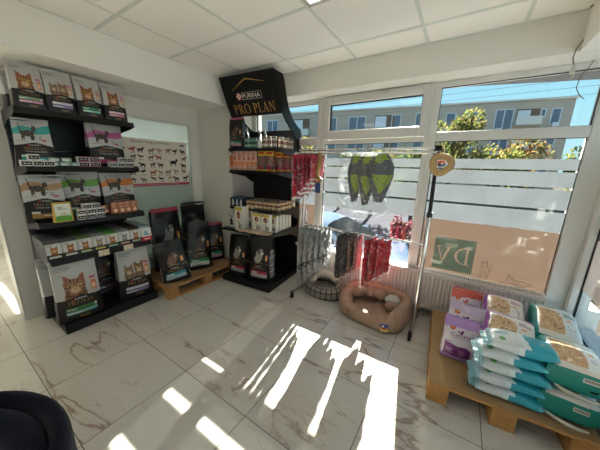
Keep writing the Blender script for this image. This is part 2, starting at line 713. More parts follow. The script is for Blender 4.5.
    def build(s, name, parent=None, loc=(0, 0, 0), rot=(0, 0, 0)):
        me = bpy.data.meshes.new(name)
        me.from_pydata(s.v, [], s.f)
        keys = []
        for m in s.m:
            if m not in keys:
                keys.append(m)
        for k in keys:
            me.materials.append(MATS[k])
        ix = {k: i for i, k in enumerate(keys)}
        me.polygons.foreach_set('material_index', [ix[m] for m in s.m])
        me.polygons.foreach_set('use_smooth', s.s)
        ca = me.color_attributes.new('col', 'FLOAT_COLOR', 'CORNER')
        arr = []
        for f, c in zip(s.f, s.c):
            arr += [c[0], c[1], c[2], 1.] * len(f)
        ca.data.foreach_set('color', arr)
        if any(u is not None for u in s.uv):
            ul = me.uv_layers.new(name='UVMap')
            uu = []
            for f, u in zip(s.f, s.uv):
                for k in range(len(f)):
                    uu += list(u[k]) if u is not None else [0, 0]
            ul.data.foreach_set('uv', uu)
        me.update()
        o = bpy.data.objects.new(name, me)
        o.location = loc
        o.rotation_euler = rot
        if parent is not None:
            o.parent = parent
        COL.objects.link(o)
        return o


def tag(o, label=None, cat=None, group=None, kind=None):
    if label:
        o['label'] = label
    if cat:
        o['category'] = cat
    if group:
        o['group'] = group
    if kind:
        o['kind'] = kind
    return o


def thing(name, label, cat, loc=(0, 0, 0), rotz=0., group=None, rot=None):
    o = bpy.data.objects.new(name, None)
    o.empty_display_size = .1
    COL.objects.link(o)
    o.location = loc
    o.rotation_euler = rot or (0, 0, rotz)
    return tag(o, label, cat, group)


def struct(name, mb, parent=None, label=None, **kw):
    o = mb.build(name, parent, **kw)
    if parent is None:
        o['kind'] = 'structure'
    if label:
        o['label'] = label
    return o


def copy_tree(o, parent=None):
    c = o.copy()
    COL.objects.link(c)
    c.parent = parent
    for ch in list(o.children):
        copy_tree(ch, c)
    return c


def dup(o, loc, label, rotz=None, rot=None, group=None):
    c = copy_tree(o)
    c.location = loc
    if rotz is not None:
        c.rotation_euler = (0, 0, rotz)
    if rot is not None:
        c.rotation_euler = rot
    c['label'] = label
    if group:
        c['group'] = group
    return c


ORD = ['first', 'second', 'third', 'fourth', 'fifth', 'sixth', 'seventh', 'eighth', 'ninth', 'tenth', 'eleventh', 'twelfth']
# ================================================================== THE ROOM
ZC = 2.49
YW = 2.75          # inner face of the window frames
XL, XR = -3.25, .87

b = MB()
b.add([(-6.6, -3.2, 0), (1.1, -3.2, 0), (1.1, 2.95, 0), (-6.6, 2.95, 0)], [(0, 1, 2, 3)], 'marble_tile')
b.box(-6.6, 1.1, -3.2, 2.95, -.12, -.001, 'paving')
struct('floor', b)

# suspended ceiling: panels and the T-bar grid
b = MB()
b.box(-6.6, 1.1, -3.2, 2.95, ZC, ZC + .08, 'ceiling_tile')
gx = [-1.005 + .608 * k for k in range(-9, 4)]
gy = [1.6 + .6 * k for k in range(-8, 2)]
for x in gx:
    if -2.62 < x < .52:
        b.box(x - .012, x + .012, -3.2, 2.51, ZC - .004, ZC, 'ceiling_bar')
for y in gy:
    b.box(-2.62, .52, y - .012, y + .012, ZC - .0045, ZC, 'ceiling_bar')
b.box(-2.62, -2.60, -3.2, 2.51, ZC - .005, ZC, 'ceiling_bar')
b.box(-2.62, .52, 2.49, 2.51, ZC - .005, ZC, 'ceiling_bar')
struct('ceiling', b)

# window wall: parapet, bulkhead over the windows, its run past the neighbouring room
b = MB()
b.box(-6.6, 1.07, YW + .01, YW + .2, -1.0, .42, 'paint_wall')
b.box(-2.6, 1.07, 2.51, YW + .2, 2.255, ZC, 'paint_wall')
b.box(-6.6, -2.6, 2.51, YW + .2, 2.255, ZC, 'paint_wall')
b.box(-3.7, XL - .2, YW, YW + .2, .42, 2.255, 'paint_wall')
b.box(-6.6, -6.3, YW, YW + .2, .42, 2.255, 'paint_wall')
struct('wall_front', b)

b = MB()
b.box(XL - .2, -2.60, 2.35, YW + .2, 0, ZC, 'paint_wall')
struct('wall_corner', b)

b = MB()
b.box(XL - .2, XL, .37, .95, 0, ZC, 'paint_wall')
b.box(XL - .2, XL, 2.22, 2.36, 0, ZC, 'paint_wall')
b.box(XL - .2, XL, .95, 2.22, 0, .25, 'paint_wall')
b.box(XL - .2, XL, .95, 2.22, 2.0, ZC, 'paint_wall')
struct('wall_left', b)

b = MB()
b.box(XL - .05, -2.62, -3.2, 2.51, 2.195, ZC, 'paint_beam')
struct('bulkhead_left', b)
b = MB()
b.box(.52, 1.07, -3.2, 2.51, 2.255, ZC, 'paint_beam')
struct('bulkhead_right', b)

b = MB()
b.box(-6.8, 1.1, -3.4, -3.2, 0, ZC, 'paint_wall')
struct('wall_back', b)
b = MB()
b.box(-6.8, -6.6, -3.4, 2.95, 0, ZC, 'paint_wall')
struct('wall_far_left', b)
b = MB()
b.box(XR, XR + .2, -3.2, 2.95, -1.0, .25, 'paint_wall')
b.box(XR, XR + .2, -3.2, -.6, .25, ZC, 'paint_wall')
struct('wall_right', b)

# door frame lining on the free end of the left wall
b = MB()
b.box(XL - .215, XL - .0, .352, .369, 0, 2.195, 'pvc')
b.box(XL - .22, XL - .20, .352, .44, 0, 2.195, 'pvc')
struct('trim_1', b)
b = MB()
b.box(.797, .868, 1.50, 1.642, 0, 2.255, 'pvc', bevel=.006)
struct('trim_2', b)
b = MB()
b.box(.858, .975, 2.692, 2.95, 0, 2.26, 'pvc', bevel=.006)
struct('trim_3', b)


# ------------------------------------------------------------------ windows
def frame_bars(b, x0, x1, z0, z1, w, y0, y1, mat='pvc', bevel=.006):
    """four bars of a frame in the x-z plane; w = (left, right, bottom, top)"""
    l, r, bo, t = w
    b.box(x0, x0 + l, y0, y1, z0, z1, mat, bevel=bevel)
    b.box(x1 - r, x1, y0, y1, z0, z1, mat, bevel=bevel)
    b.box(x0 + l, x1 - r, y0, y1, z0, z0 + bo, mat, bevel=bevel)
    b.box(x0 + l, x1 - r, y0, y1, z1 - t, z1, mat, bevel=bevel)


def window(name, x0, x1, wl, wr, root_loc=(0, 0, 0), rotz=0., upper=True, sash=None, y0=YW, peach=False, zb=.42, plain=None):
    """one bay: frame with a transom, upper and lower pane, frosted film in bands on the lower one"""
    y1 = y0 + .09
    b = MB()
    b.box(x0, x0 + wl, y0, y1, zb, 2.255, 'pvc', bevel=.006)
    b.box(x1 - wr, x1, y0, y1, zb, 2.255, 'pvc', bevel=.006)
    b.box(x0 + wl, x1 - wr, y0, y1, zb, zb + .045, 'pvc', bevel=.006)
    b.box(x0 + wl, x1 - wr, y0, y1, 2.212, 2.255, 'pvc', bevel=.006)
    b.box(x0 + wl, x1 - wr, y0, y1, 1.745, 1.79 if sash else 1.826, 'pvc', bevel=.006)
    # rubber gasket lines round the panes
    for (za, zz) in ((zb + .045, 1.745),) + (((1.826, 2.212),) if not sash else ()):
        frame_bars(b, x0 + wl, x1 - wr, za, zz, (.004, .004, .004, .004), y0 + .03, y0 + .045, 'rubber', 0)
    fr = struct(name, b, loc=root_loc, rot=(0, 0, rotz))
    xa, xb = x0 + wl, x1 - wr
    g = MB()
    g.box(xa, xb, y0 + .045, y0 + .051, zb + .045, 1.745, 'glass')
    g.build('lower_pane', fr)
    if sash:
        s = MB()
        sx0, sx1 = x0 + .05, x1 - .04
        frame_bars(s, sx0, sx1, 1.793, 2.25, (.078, .052, .092, .085), y0 - .03, y0 + .05, bevel=.009)
        frame_bars(s, sx0 + .078, sx1 - .052, 1.885, 2.165, (.006, .006, .006, .006), y0 - .005, y0 + .03, 'rubber', 0)
        so = s.build('tilt_sash', fr)
        g = MB()
        g.box(sx0 + .078, sx1 - .052, y0 + .02, y0 + .026, 1.885, 2.165, 'glass')
        g.build('sash_pane', so)
        h = MB()
        xm = (sx0 + sx1) / 2 + .16
        h.box(xm - .07, xm + .07, y0 - .042, y0 - .03, 2.20, 2.228, 'pvc', bevel=.004)
        h.box(xm - .055, xm + .035, y0 - .056, y0 - .042, 2.207, 2.222, 'connector', bevel=.004)
        h.build('handle', so)
        for z in (1.81, 2.225):
            pass
    else:
        g = MB()
        g.box(xa, xb, y0 + .045, y0 + .051, 1.826, 2.212, 'glass')
        g.build('upper_pane', fr)
    f = MB()
    yf = y0 + .0405
    for za, zt in ((1.02, 1.170), (1.190, 1.350), (1.366, 1.488), (1.503, 1.588)):
        lo = 1.006 if (za < 1.1) else za
        f.add([(xa, yf, lo), (xb, yf, lo), (xb, yf, zt), (xa, yf, zt)], [(0, 1, 2, 3)], 'film_frost')
    f.build('frosted_film', fr)
    if plain:
        f = MB()
        f.add([(xa, yf, plain), (xb, yf, plain), (xb, yf, 1.0), (xa, yf, 1.0)], [(0, 1, 2, 3)], 'film_peach_side' if rotz else 'film_peach')
        f.build('peach_film', fr)
    if peach:
        def P(u, v, yy=yf):
            return (xa + u * (xb - xa), yy, .465 + v * (1.004 - .465))
        f = MB()
        gx0, gx1, gz0, gz1 = -.140, .203, .50, .832
        # peach sheet with a green square set into it (four strips round the square)
        for a in ((xa, xb, .465, gz0), (xa, xb, gz1, 1.004), (xa, gx0, gz0, gz1), (gx1, xb, gz0, gz1)):
            f.add([(a[0], yf, a[2]), (a[1], yf, a[2]), (a[1], yf, a[3]), (a[0], yf, a[3])], [(0, 1, 2, 3)], 'film_peach')
        ff = f.build('peach_film', fr)
        f = MB()
        # the letters are cut out of the green, so each cell of the square is green or peach
        polys = []

        def letter(ch, u0, v0, u1, v1):
            w_, pl = SERIF[ch]
            for p in pl:
                polys.append([(u1 - (u1 - u0) * a / w_, v0 + (v1 - v0) * b_) for a, b_ in p])
        letter('V', .05, .24, .45, .72)
        letter('D', .50, .24, .92, .76)
        n_ = 90
        cm = Canvas(n_, n_, '#000000')
        for p in polys:
            cm.poly(p, '#ffffff')
        for mat_, want in (('film_green', False), ('film_peach', True)):
            V = [(gx0 + (gx1 - gx0) * i / n_, yf, gz0 + (gz1 - gz0) * j / n_) for j in range(n_ + 1) for i in range(n_ + 1)]
            F = [(j * (n_ + 1) + i, j * (n_ + 1) + i + 1, (j + 1) * (n_ + 1) + i + 1, (j + 1) * (n_ + 1) + i) for j in range(n_) for i in range(n_) if (cm.a[j, i, 0] > .5) == want]
            f.add(V, F, mat_)
        f.build('green_square', ff)

        # thin line drawings of a standing cat and a lying dog
        def draw(nm, strokes, ox, oz, sc):
            l = MB()
            for st in strokes:
                pts = []
                P0 = [Vector((ox + p[0] * sc, yf - .002, oz + p[1] * sc)) for p in st]
                for i in range(len(P0) - 1):
                    a = P0[max(i - 1, 0)], P0[i], P0[i + 1], P0[min(i + 2, len(P0) - 1)]
                    for t in (0, .25, .5, .75):
                        pts.append(.5 * ((2 * a[1]) + (a[2] - a[0]) * t + (2 * a[0] - 5 * a[1] + 4 * a[2] - a[3]) * t * t
                                         + (3 * a[1] - a[0] - 3 * a[2] + a[3]) * t ** 3))
                pts.append(P0[-1])
                l.tube(pts, .0016, 'cat_line', n=4)
            l.build(nm, ff)
        draw('cat_outline', [
            [(0, 1.0), (.04, 1.15), (.10, 1.02), (.2, 1.03), (.27, 1.16), (.3, 1.0), (.32, .86), (.24, .74), (.1, .74), (.0, .86), (0, 1.0)],
            [(.06, .74), (.0, .5), (.02, .25), (.0, .02), (.1, .0), (.13, .35), (.3, .36), (.32, .02), (.42, 0), (.44, .4), (.46, .7), (.3, .78)],
            [(.44, .55), (.56, .6), (.6, .85), (.55, 1.0)]], .27, .50, .14)
        draw('dog_outline', [
            [(0, .1), (.12, .14), (.3, .2), (.42, .34), (.36, .5), (.48, .62), (.6, .5), (.72, .56), (.8, .44), (1.0, .38), (1.35, .42),
             (1.6, .3), (1.75, .36), (1.7, .2), (1.5, .14), (1.3, .02), (1.1, .0), (1.05, .16), (.8, .14), (.55, .1), (.3, .02), (.05, .0), (0, .1)],
            [(.48, .62), (.46, .78), (.58, .66)]], .42, .478, .125)
    return fr


window('window_1', -2.60, -1.508, .07, .037, plain=.465)
window('window_2', -1.508, -.328, .058, .042, sash=True)
window('window_3', -.328, .86, .053, .125, peach=True)
# the side window on the right wall: built along x, then turned to face -x
window('window_4', -2.75, -1.75, .06, .05, (XR - .09 + .09, 0, 0), -PI / 2, y0=0, zb=.25, plain=.60)
window('window_5', -1.75, -.55, .05, .05, (XR, 0, 0), -PI / 2, y0=0, zb=.25, plain=.60)
window('window_6', -.55, .6, .05, .05, (XR, 0, 0), -PI / 2, y0=0, zb=.25, plain=.60)
# neighbouring room's street window
window('window_7', -6.3, -5.0, .05, .04)
window('window_8', -5.0, -3.7, .04, .05)

# glazed partition in the left wall, its panes frosted
b = MB()
y0, y1 = .95, 2.22
for (ya, yb, za, zb) in ((y0, y0 + .03, .25, 2.0), (y1 - .03, y1, .25, 2.0), (y0, y1, .25, .28), (y0, y1, 1.975, 2.0)):
    b.box(XL - .06, XL + .006, ya, yb, za, zb, 'pvc', bevel=.003)
part = struct('window_9', b)
g = MB()
g.box(XL - .035, XL - .030, y0 + .03, y1 - .03, 1.37, 1.975, 'frost_white')
tag(g.build('upper_pane', part), 'white frosted pane')
g = MB()
g.box(XL - .035, XL - .030, y0 + .03, y1 - .03, .28, 1.37, 'frost_green')
tag(g.build('lower_pane', part), 'grey green frosted pane')

# ------------------------------------------------------------------ ceiling lights: the middle panel, then added fill panels out of view
def ceiling_light(x0, x1, y0, y1, label, z=ZC, mat='led'):
    t = thing('ceiling_light', label, 'ceiling light', ((x0 + x1) / 2, (y0 + y1) / 2, z - .005))
    hx, hy = (x1 - x0) / 2, (y1 - y0) / 2
    b = MB()
    for a in ((-hx, hx, -hy, -hy + .022), (-hx, hx, hy - .022, hy), (-hx, -hx + .022, -hy, hy), (hx - .022, hx, -hy, hy)):
        b.box(*a, -.012, .004, 'connector')
    b.build('frame', t)
    b = MB()
    b.add([(-hx + .022, -hy + .022, -.006), (hx - .022, -hy + .022, -.006), (hx - .022, hy - .022, -.006), (-hx + .022, hy - .022, -.006)], [(3, 2, 1, 0)], mat)
    b.build('diffuser', t)
    return t


ceiling_light(-.99, -.41, 1.01, 1.588, 'square recessed ceiling light panel, lit, in the middle of the tiled ceiling')
for (x, y, l) in ((-.99, -1.99, 'added unseen square fill panel at the rear of the shop, near the side windows'),
                  (-2.2, -1.99, 'added unseen square fill panel at the rear of the shop, near the left bulkhead'),
                  (-2.2, -.79, 'added unseen square fill panel over the shop left of the camera'),
                  (-5.3, 1.0, 'added unseen square fill panel in the neighbouring room behind the glazed partition'),
                  (-4.6, -1.0, 'added unseen square fill panel over the passage left of the wall end'),
                  (-4.3, 1.0, 'added unseen square fill panel nearest the glazed partition in the neighbouring room')):
    ceiling_light(x, x + .58, y, y + .578, l, mat='led_fill' if x < -4 else 'led')  # unseen panels, added to fill the shop and backlight the partition

# loose cable hanging from the corner of the ceiling
t = thing('hanging_cable', 'thin grey cable with white connector dangling from ceiling above right window', 'cable', (.528, 2.47, ZC))
b = MB()
b.tube([(0, 0, 0), (.012, .0, -.06), (.015, .01, -.12), (-.005, .02, -.17), (-.03, .03, -.22), (-.035, .035, -.27), (-.02, .04, -.32)], .0035, 'cable_grey')
b.build('wire', t)
b = MB()
b.cyl((0, 0, -.003), (0, 0, .0), .02, 'cable_grey')
b.build('ceiling_rose', t)
b = MB()
b.box(-.032, -.008, .032, .048, -.37, -.315, 'connector', bevel=.004)
b.box(-.02, -.008, .036, .044, -.39, -.37, 'connector', bevel=.002)
b.build('connector', t)
t = tag(MB().tube([(.0, 0, 0), (-.02, 0, -.05), (-.05, 0, -.11), (-.055, 0, -.17), (-.03, 0, -.22), (.0, 0, -.25)], .003, 'cable_grey')
        .build('looped_cable', loc=(.65, 2.735, 2.255)), 'thin grey cable looping against the upper right window corner', 'cable')


# ------------------------------------------------------------------ radiators
def radiator(name, x0, x1, label):
    w = x1 - x0
    t = thing(name, label, 'radiator', (x0, 2.63, .10))
    b = MB()
    n = int(w / .036)
    pts = []
    for i in range(n):
        xa = .02 + (w - .04) * i / n
        p = (w - .04) / n
        pts += [(xa, 0.0), (xa + p * .55, 0.0), (xa + p * .70, .012), (xa + p * .85, .012)]
    pts += [(w - .02, 0.0), (w - .02, .03), (.02, .03)]
    b.prism(pts, .02, .355, 'z', 'radiator_white')
    b.box(0, w, -.004, .03, 0, .022, 'radiator_white', bevel=.005)
    b.box(0, w, -.004, .03, .353, .378, 'radiator_white', bevel=.005)
    b.build('front_panel', t)
    b = MB()
    b.box(0, .012, 0, .11, 0, .385, 'radiator_white', bevel=.003)
    b.box(w - .012, w, 0, .11, 0, .385, 'radiator_white', bevel=.003)
    b.build('side_panel', t)
    b = MB()
    b.box(.01, w - .01, .085, .11, .02, .37, 'radiator_white')
    b.build('back_panel', t)
    b = MB()
    b.box(.01, w - .01, .002, .11, .380, .384, 'radiator_slot')
    k = int(w / .017)
    for i in range(k):
        xa = .012 + (w - .024) * i / k
        b.box(xa, xa + .008, .012, .098, .384, .388, 'radiator_white')
    b.box(.0, w, .0, .014, .380, .390, 'radiator_white')
    b.box(.0, w, .096, .11, .380, .390, 'radiator_white')
    b.build('top_grille', t)
    b = MB()
    for xx in (.06, w - .06):
        b.cyl((xx, .06, 0), (xx, .06, -.1), .009, 'connector', n=8)
    b.build('pipe', t)
    return t


radiator('radiator', -.66, .72, 'white ribbed panel radiator under the right window behind the pallet')
radiator('radiator', -1.42, -.72, 'white ribbed panel radiator under the middle window behind the pet beds')

# ------------------------------------------------------------------ dog breed poster on the partition
def poster():
    W, H = .98, .555
    b = MB()
    c = Canvas(150, 84, '#e6ddd0')
    c.rect(0, 0, 1, .062, '#b23a52').rect(.15, .022, .85, .04, '#d9a3ae')
    r = random.Random(5)
    dogs = ['#2a2725', '#8a5a38', '#b5845a', '#4b4541', '#6d6a68', '#a8552e', '#3a3330', '#937a63', '#5a5148']

    def dog(u, v, s, colr, face=1):
        a = W / H
        su, sv = s, s * a
        c.ell(u, v, .55 * su, .26 * sv, colr)
        for k in (-.42, -.3, .3, .42):
            c.rect(u + k * su - .05 * su, v - .62 * sv, u + k * su + .05 * su, v, colr)
        c.ell(u + face * .55 * su, v + .32 * sv, .22 * su, .2 * sv, colr)
        c.poly([(u + face * .3 * su, v + .02 * sv), (u + face * .62 * su, v + .1 * sv), (u + face * .6 * su, v + .45 * sv), (u + face * .38 * su, v + .4 * sv)], colr)
        c.rect(min(u + face * .55 * su, u + face * .85 * su), v + .2 * sv, max(u + face * .55 * su, u + face * .85 * su), v + .34 * sv, colr)
        c.poly([(u - face * .5 * su, v + .1 * sv), (u - face * .85 * su, v + .4 * sv), (u - face * .5 * su, v - .02 * sv)], colr)
    for row in range(5):
        for k in range(9):
            u = .07 + k * .108 + r.uniform(-.015, .015)
            v = .16 + row * .155 + r.uniform(-.015, .015)
            if abs(u - .80) < .11 and abs(v - .53) < .12:
                continue
            dog(u, v, r.uniform(.046, .062), r.choice(dogs), r.choice((-1, 1)))
            c.rect(u - .03, v - .078, u + .03, v - .068, '#9b938a')
    dog(.79, .53, .085, '#23262a', 1)
    c.rect(.90, .90, .97, .945, '#39405e')

    def S(u, v):
        return (0, u * W, v * H)
    b.grid(S, 150, 84, 'card', c, smooth=False)
    b.box(-.003, -.0005, 0, W, 0, H, 'card', '#e6ddd0')
    b.text('Rasele Dog, prietene.', lambda u, v: (.0008, u * W, v * H), .30, .905, .76, .965, '#2a2624')
    o = b.build('dog_breed_poster', loc=(XL + .010, 1.15, 1.195))
    return tag(o, 'landscape poster of many small dog breeds with a red bottom strip', 'poster')


poster()
# ================================================================== PRODUCTS
def make_bag_mesh(w, h, d, c, seed=0, nu=56, nv=72, texts=(), crumple=.006, pinch=.10, taper=.05, lean=0., side=None, roll_top=0.):
    """stand-up pouch: full depth at the base, pinched flat at the top, creased film; front faces -y"""
    def nz(x, y, z):
        return noise.noise(Vector((x * 7 + seed * 3.7, y * 7, z * 7 + seed)))

    def D(v):
        k = 1 - (1 - pinch) * max(0., (v - .45) / .55) ** 1.5
        return d / 2 * k * (.94 + .06 * min(1, v / .06))

    def Wd(v):
        return w / 2 * (1 - taper * v - .03 * math.sin(PI * min(1, v * 1.1)) + .02 * max(0, v - .9) * 10)

    def front(u, v, off=0.):
        x = (2 * u - 1) * Wd(v)
        bul = .80 + .20 * (1 - abs(2 * u - 1) ** 3)
        am = crumple * (.35 + 1.1 * v)
        y = -D(v) * bul - am * nz(x, 0, v * h) - off
        y += -.012 * math.exp(-((v - .3) / .25) ** 2) * (1 - (2 * u - 1) ** 2)
        z = v * h + .5 * am * nz(x + 5, 3, v * h) * (v > .02)
        return (x, y + lean * v * v * h, z)

    def back(u, v):
        x = (2 * u - 1) * Wd(v)
        bul = .80 + .20 * (1 - abs(2 * u - 1) ** 3)
        return (x, D(v) * bul + lean * v * v * h + crumple * nz(x, 9, v * h) * v, front(u, v)[2])
    b = MB()
    b.grid(front, nu, nv, 'print', c)
    b.grid(back, 12, nv // 3, 'print', None, c.at(.02, .2), flip=True)
    for sgn, u in ((-1, 0.), (1, 1.)):
        def S(t, v, u=u, sgn=sgn):
            f, k = front(u, v), back(u, v)
            gus = -.22 * d * math.sin(PI * t) * max(0, v - .25) * sgn * (1 if v < .98 else .4)
            return (f[0] + (k[0] - f[0]) * t + gus + sgn * .008 * math.sin(PI * t), f[1] + (k[1] - f[1]) * t, f[2])
        cc = Canvas(6, nv // 2, '#000000')
        for j in range(cc.h):
            vv = (j + .5) / cc.h
            cc.a[j, :] = lin(side(vv)) if side else c.at(.015 if sgn < 0 else .985, vv)
        b.grid(S, 6, nv // 2, 'print', cc, flip=(sgn < 0))
    b.grid(lambda u, v: (lambda f, k: (f[0], f[1] + (k[1] - f[1]) * v, f[2]))(front(u, 0), back(u, 0)), 8, 2, 'print', None, c.at(.5, .02), flip=True)
    b.grid(lambda u, v: (lambda f, k: (f[0], f[1] + (k[1] - f[1]) * v, f[2]))(front(u, 1), back(u, 1)), 12, 1, 'print', None, c.at(.5, .98))
    for tx in texts:
        s, u0, v0, u1, v1, colr = tx[:6]
        fn = b.serif if (len(tx) > 6 and tx[6] == 'serif') else b.text
        fn(s, lambda u, v: front(u, v, .0022), u0, v0, u1, v1, colr)
    seal = MB()

    def Sl(u, v):
        f = front(u, 1.)
        return (f[0] * 1.0, f[1] + .004 + .004 * math.sin(u * 9 + seed), h + v * h * .035 + .004 * nz(u, 1, 1))
    seal.grid(Sl, 20, 2, 'print', None, c.at(.5, .985))
    seal.grid(lambda u, v: (Sl(u, v)[0], Sl(u, v)[1] + .004, Sl(u, v)[2]), 20, 2, 'print', None, c.at(.5, .985), flip=True)
    return b, seal


def pet_bag(name, label, c, w, h, d, loc, rot, seed=0, texts=(), cat='bag', group=None, **kw):
    b, seal = make_bag_mesh(w, h, d, c, seed, texts=texts, **kw)
    o = b.build(name, loc=loc, rot=rot)
    tag(o, label, cat, group)
    seal.build('top_seal', o)
    return o


GOLD = '#b08a4a'


def brand(v0, white=True):
    """printed brand rows: small name over the serif gold name"""
    return [('PURINA', .38, v0 + .075, .66, v0 + .105, '#e8e4da'), ('PRO PLAN', .22, v0, .80, v0 + .058, GOLD, 'serif')]


def cat_face(c, u, v, s, asp, col='#a8693f', dark='#3b2418', light='#d8b48c'):
    sv = s * asp
    c.ell(u, v - 1.25 * sv, 1.05 * s, 1.1 * sv, col)
    c.poly([(u - .95 * s, v + .1 * sv), (u - .85 * s, v + 1.5 * sv), (u - .1 * s, v + .75 * sv)], col)
    c.poly([(u + .95 * s, v + .1 * sv), (u + .95 * s, v + 1.5 * sv), (u + .1 * s, v + .75 * sv)], col)
    c.poly([(u - .78 * s, v + .5 * sv), (u - .76 * s, v + 1.2 * sv), (u - .38 * s, v + .75 * sv)], '#8d4c3c')
    c.poly([(u + .78 * s, v + .5 * sv), (u + .84 * s, v + 1.2 * sv), (u + .38 * s, v + .75 * sv)], '#8d4c3c')
    c.ell(u, v, .95 * s, .9 * sv, col)
    for k in (-.35, 0, .35):
        c.poly([(u + k * s - .06 * s, v + .85 * sv), (u + k * s + .06 * s, v + .85 * sv), (u + k * .6 * s, v + .3 * sv)], dark)
    for k in range(4):
        for sg in (-1, 1):
            c.ell(u + sg * .78 * s, v - .1 * sv - k * .32 * sv, .18 * s, .05 * sv, dark)
            c.ell(u + sg * .5 * s, v - 1.1 * sv - k * .3 * sv, .34 * s, .06 * sv, dark)
    c.ell(u, v - .45 * sv, .45 * s, .36 * sv, light)
    c.ell(u - .42 * s, v + .1 * sv, .2 * s, .15 * sv, '#cdbb5a')
    c.ell(u + .42 * s, v + .1 * sv, .2 * s, .15 * sv, '#cdbb5a')
    c.ell(u - .42 * s, v + .1 * sv, .08 * s, .14 * sv, '#141010')
    c.ell(u + .42 * s, v + .1 * sv, .08 * s, .14 * sv, '#141010')
    c.poly([(u - .13 * s, v - .25 * sv), (u + .13 * s, v - .25 * sv), (u, v - .42 * sv)], '#a05a52')


def cat_bag_canvas(w, h, band1, band2, accent, kittens=False, fmt=(64, 88)):
    c = Canvas(fmt[0], fmt[1], '#bdbcb8')
    asp = w / h
    c.lines(.06, .86, .55, .95, 3, '#8c8f8f', 3, .4)
    c.lines(.06, .78, .34, .84, 2, '#9fb0a5', 4, .35)
    if kittens:
        cat_face(c, .30, .58, .15, asp * 1.0, '#8d7257', '#33261e', '#cdb59a')
        cat_face(c, .62, .60, .16, asp * 1.0, '#8a6a4c', '#33261e', '#cdb59a')
    else:
        cat_face(c, .44, .60, .25, asp * 1.0, '#94603c', '#2c1c14', '#c9a784')
    c.rect(.80, .48, .93, .64, accent)
    c.ell(.865, .54, .04, .05, '#e6c39a')
    c.rect(.78, .67, .93, .70, '#c45a7e')
    c.rect(.06, .52, .2, .535, '#9b9e9c')
    # black base with its peaked top edge
    c.poly([(0, 0), (1, 0), (1, .385), (.5, .44), (0, .385)], '#111112')
    c.poly([(0, .385), (.5, .44), (1, .385), (1, .392), (.5, .447), (0, .392)], '#3a352c')
    c.rect(.30, .358, .355, .385, '#c23a3a')
    c.rect(.16, .19, .86, .245, band1)
    c.rect(.16, .12, .86, .185, band2)
    c.lines(.18, .205, .5, .235, 1, '#e8e8e0', 7, .5)
    c.lines(.18, .135, .7, .175, 2, '#f0efe8', 8, .4)
    c.rect(.80, .19, .86, .245, '#dcd9d0')
    c.rect(.42, .05, .68, .075, '#6f5a32')
    return c


def vet_bag_canvas(band, fmt=(64, 84), panel=None, asp=1.):
    c = Canvas(fmt[0], fmt[1], '#b9bab8')
    c.poly([(0, .80), (.25, .90), (.6, .84), (1, .90), (1, .74), (.7, .70), (.4, .76), (0, .68)], band)
    dk = '#3a3029'
    s = .17
    u, v = .38, .74
    c.ell(u, v, s * 1.1, s * .40 * asp, dk)
    for k in (-.8, -.5, .55, .8):
        c.poly([(u + k * s - .03, v), (u + k * s + .03, v), (u + k * s * 1.05 + .015, v - .16), (u + k * s * 1.05 - .015, v - .16)], dk)
    c.ell(u + s * 1.1, v + .085, .065, .055, dk)
    c.poly([(u + s * .8, v + .1), (u + s * .95, v + .18), (u + s * 1.15, v + .13), (u + s * 1.35, v + .18), (u + s * 1.45, v + .08)], dk)
    c.poly([(u - s * 1.0, v), (u - s * 1.35, v + .20), (u - s * 1.2, v + .22), (u - s * .8, v + .04)], dk)
    c.speckle(u - s, v - .1, u + s * 1.4, v + .1, ['#5b4a3b', '#4a3d33'], .08, 4)
    c.put((c.a[..., 0] < 0), dk)
    c.lines(.66, .60, .78, .70, 2, '#70706e', 5, .3)
    c.rect(.74, .565, .86, .60, '#b24a68')
    c.lines(.10, .56, .4, .62, 2, '#8f908e', 6, .3)
    c.poly([(0, 0), (1, 0), (1, .46), (.5, .53), (0, .46)], '#121214')
    c.rect(.14, .10, .88, .205, panel or band)
    c.rect(.14, .215, .34, .25, '#d9d9d3')
    c.lines(.40, .12, .84, .19, 2, '#e9e9e2', 9, .4)
    c.rect(.34, .455, .39, .485, '#c23a3a')
    return c


def vet_texts():
    return [('PURINA', .42, .46, .68, .488, '#d8d4c8'), ('PRO PLAN', .22, .375, .80, .43, GOLD, 'serif'), ('VETERINARY DIETS', .24, .325, .80, .35, '#c9c6bd')]


def dog_bag_canvas(band, band2, pic='#7a7672', fmt=(60, 80), top=None, white=False):
    c = Canvas(fmt[0], fmt[1], '#131315')
    if top:
        c.rect(0, .975, 1, 1, top)
    # dog portrait
    c.ell(.52, .60, .17, .12, pic)
    c.ell(.60, .68, .10, .075, pic)
    c.ell(.66, .655, .06, .04, '#b9ada0' if not white else '#e1ded8')
    c.ell(.50, .69, .05, .06, '#3d352f')
    c.ell(.58, .695, .014, .012, '#0b0b0b')
    c.ell(.45, .52, .15, .08, pic)
    c.speckle(.32, .45, .72, .76, ['#2c2826', '#9a928a'], .05, 3)
    c.rect(.80, .50, .92, .62, '#c07a3a')
    c.ell(.86, .55, .04, .05, '#e4b070')
    c.lines(.10, .82, .40, .88, 2, '#3b3b3e', 3, .3)
    c.poly([(0, .40), (.5, .455), (1, .40), (1, .41), (.5, .467), (0, .41)], '#a88a3e')
    c.rect(.33, .355, .38, .38, '#c23a3a')
    c.rect(.14, .19, .88, .255, band)
    c.rect(.14, .10, .88, .185, band2)
    c.lines(.18, .20, .6, .245, 1, '#e8e6de', 4, .5)
    c.lines(.18, .115, .7, .175, 2, '#8a8a88', 5, .35)
    return c


def brand_dog():
    return [('PURINA', .40, .352, .66, .378, '#e8e4da'), ('PRO PLAN', .22, .285, .80, .335, GOLD, 'serif')]


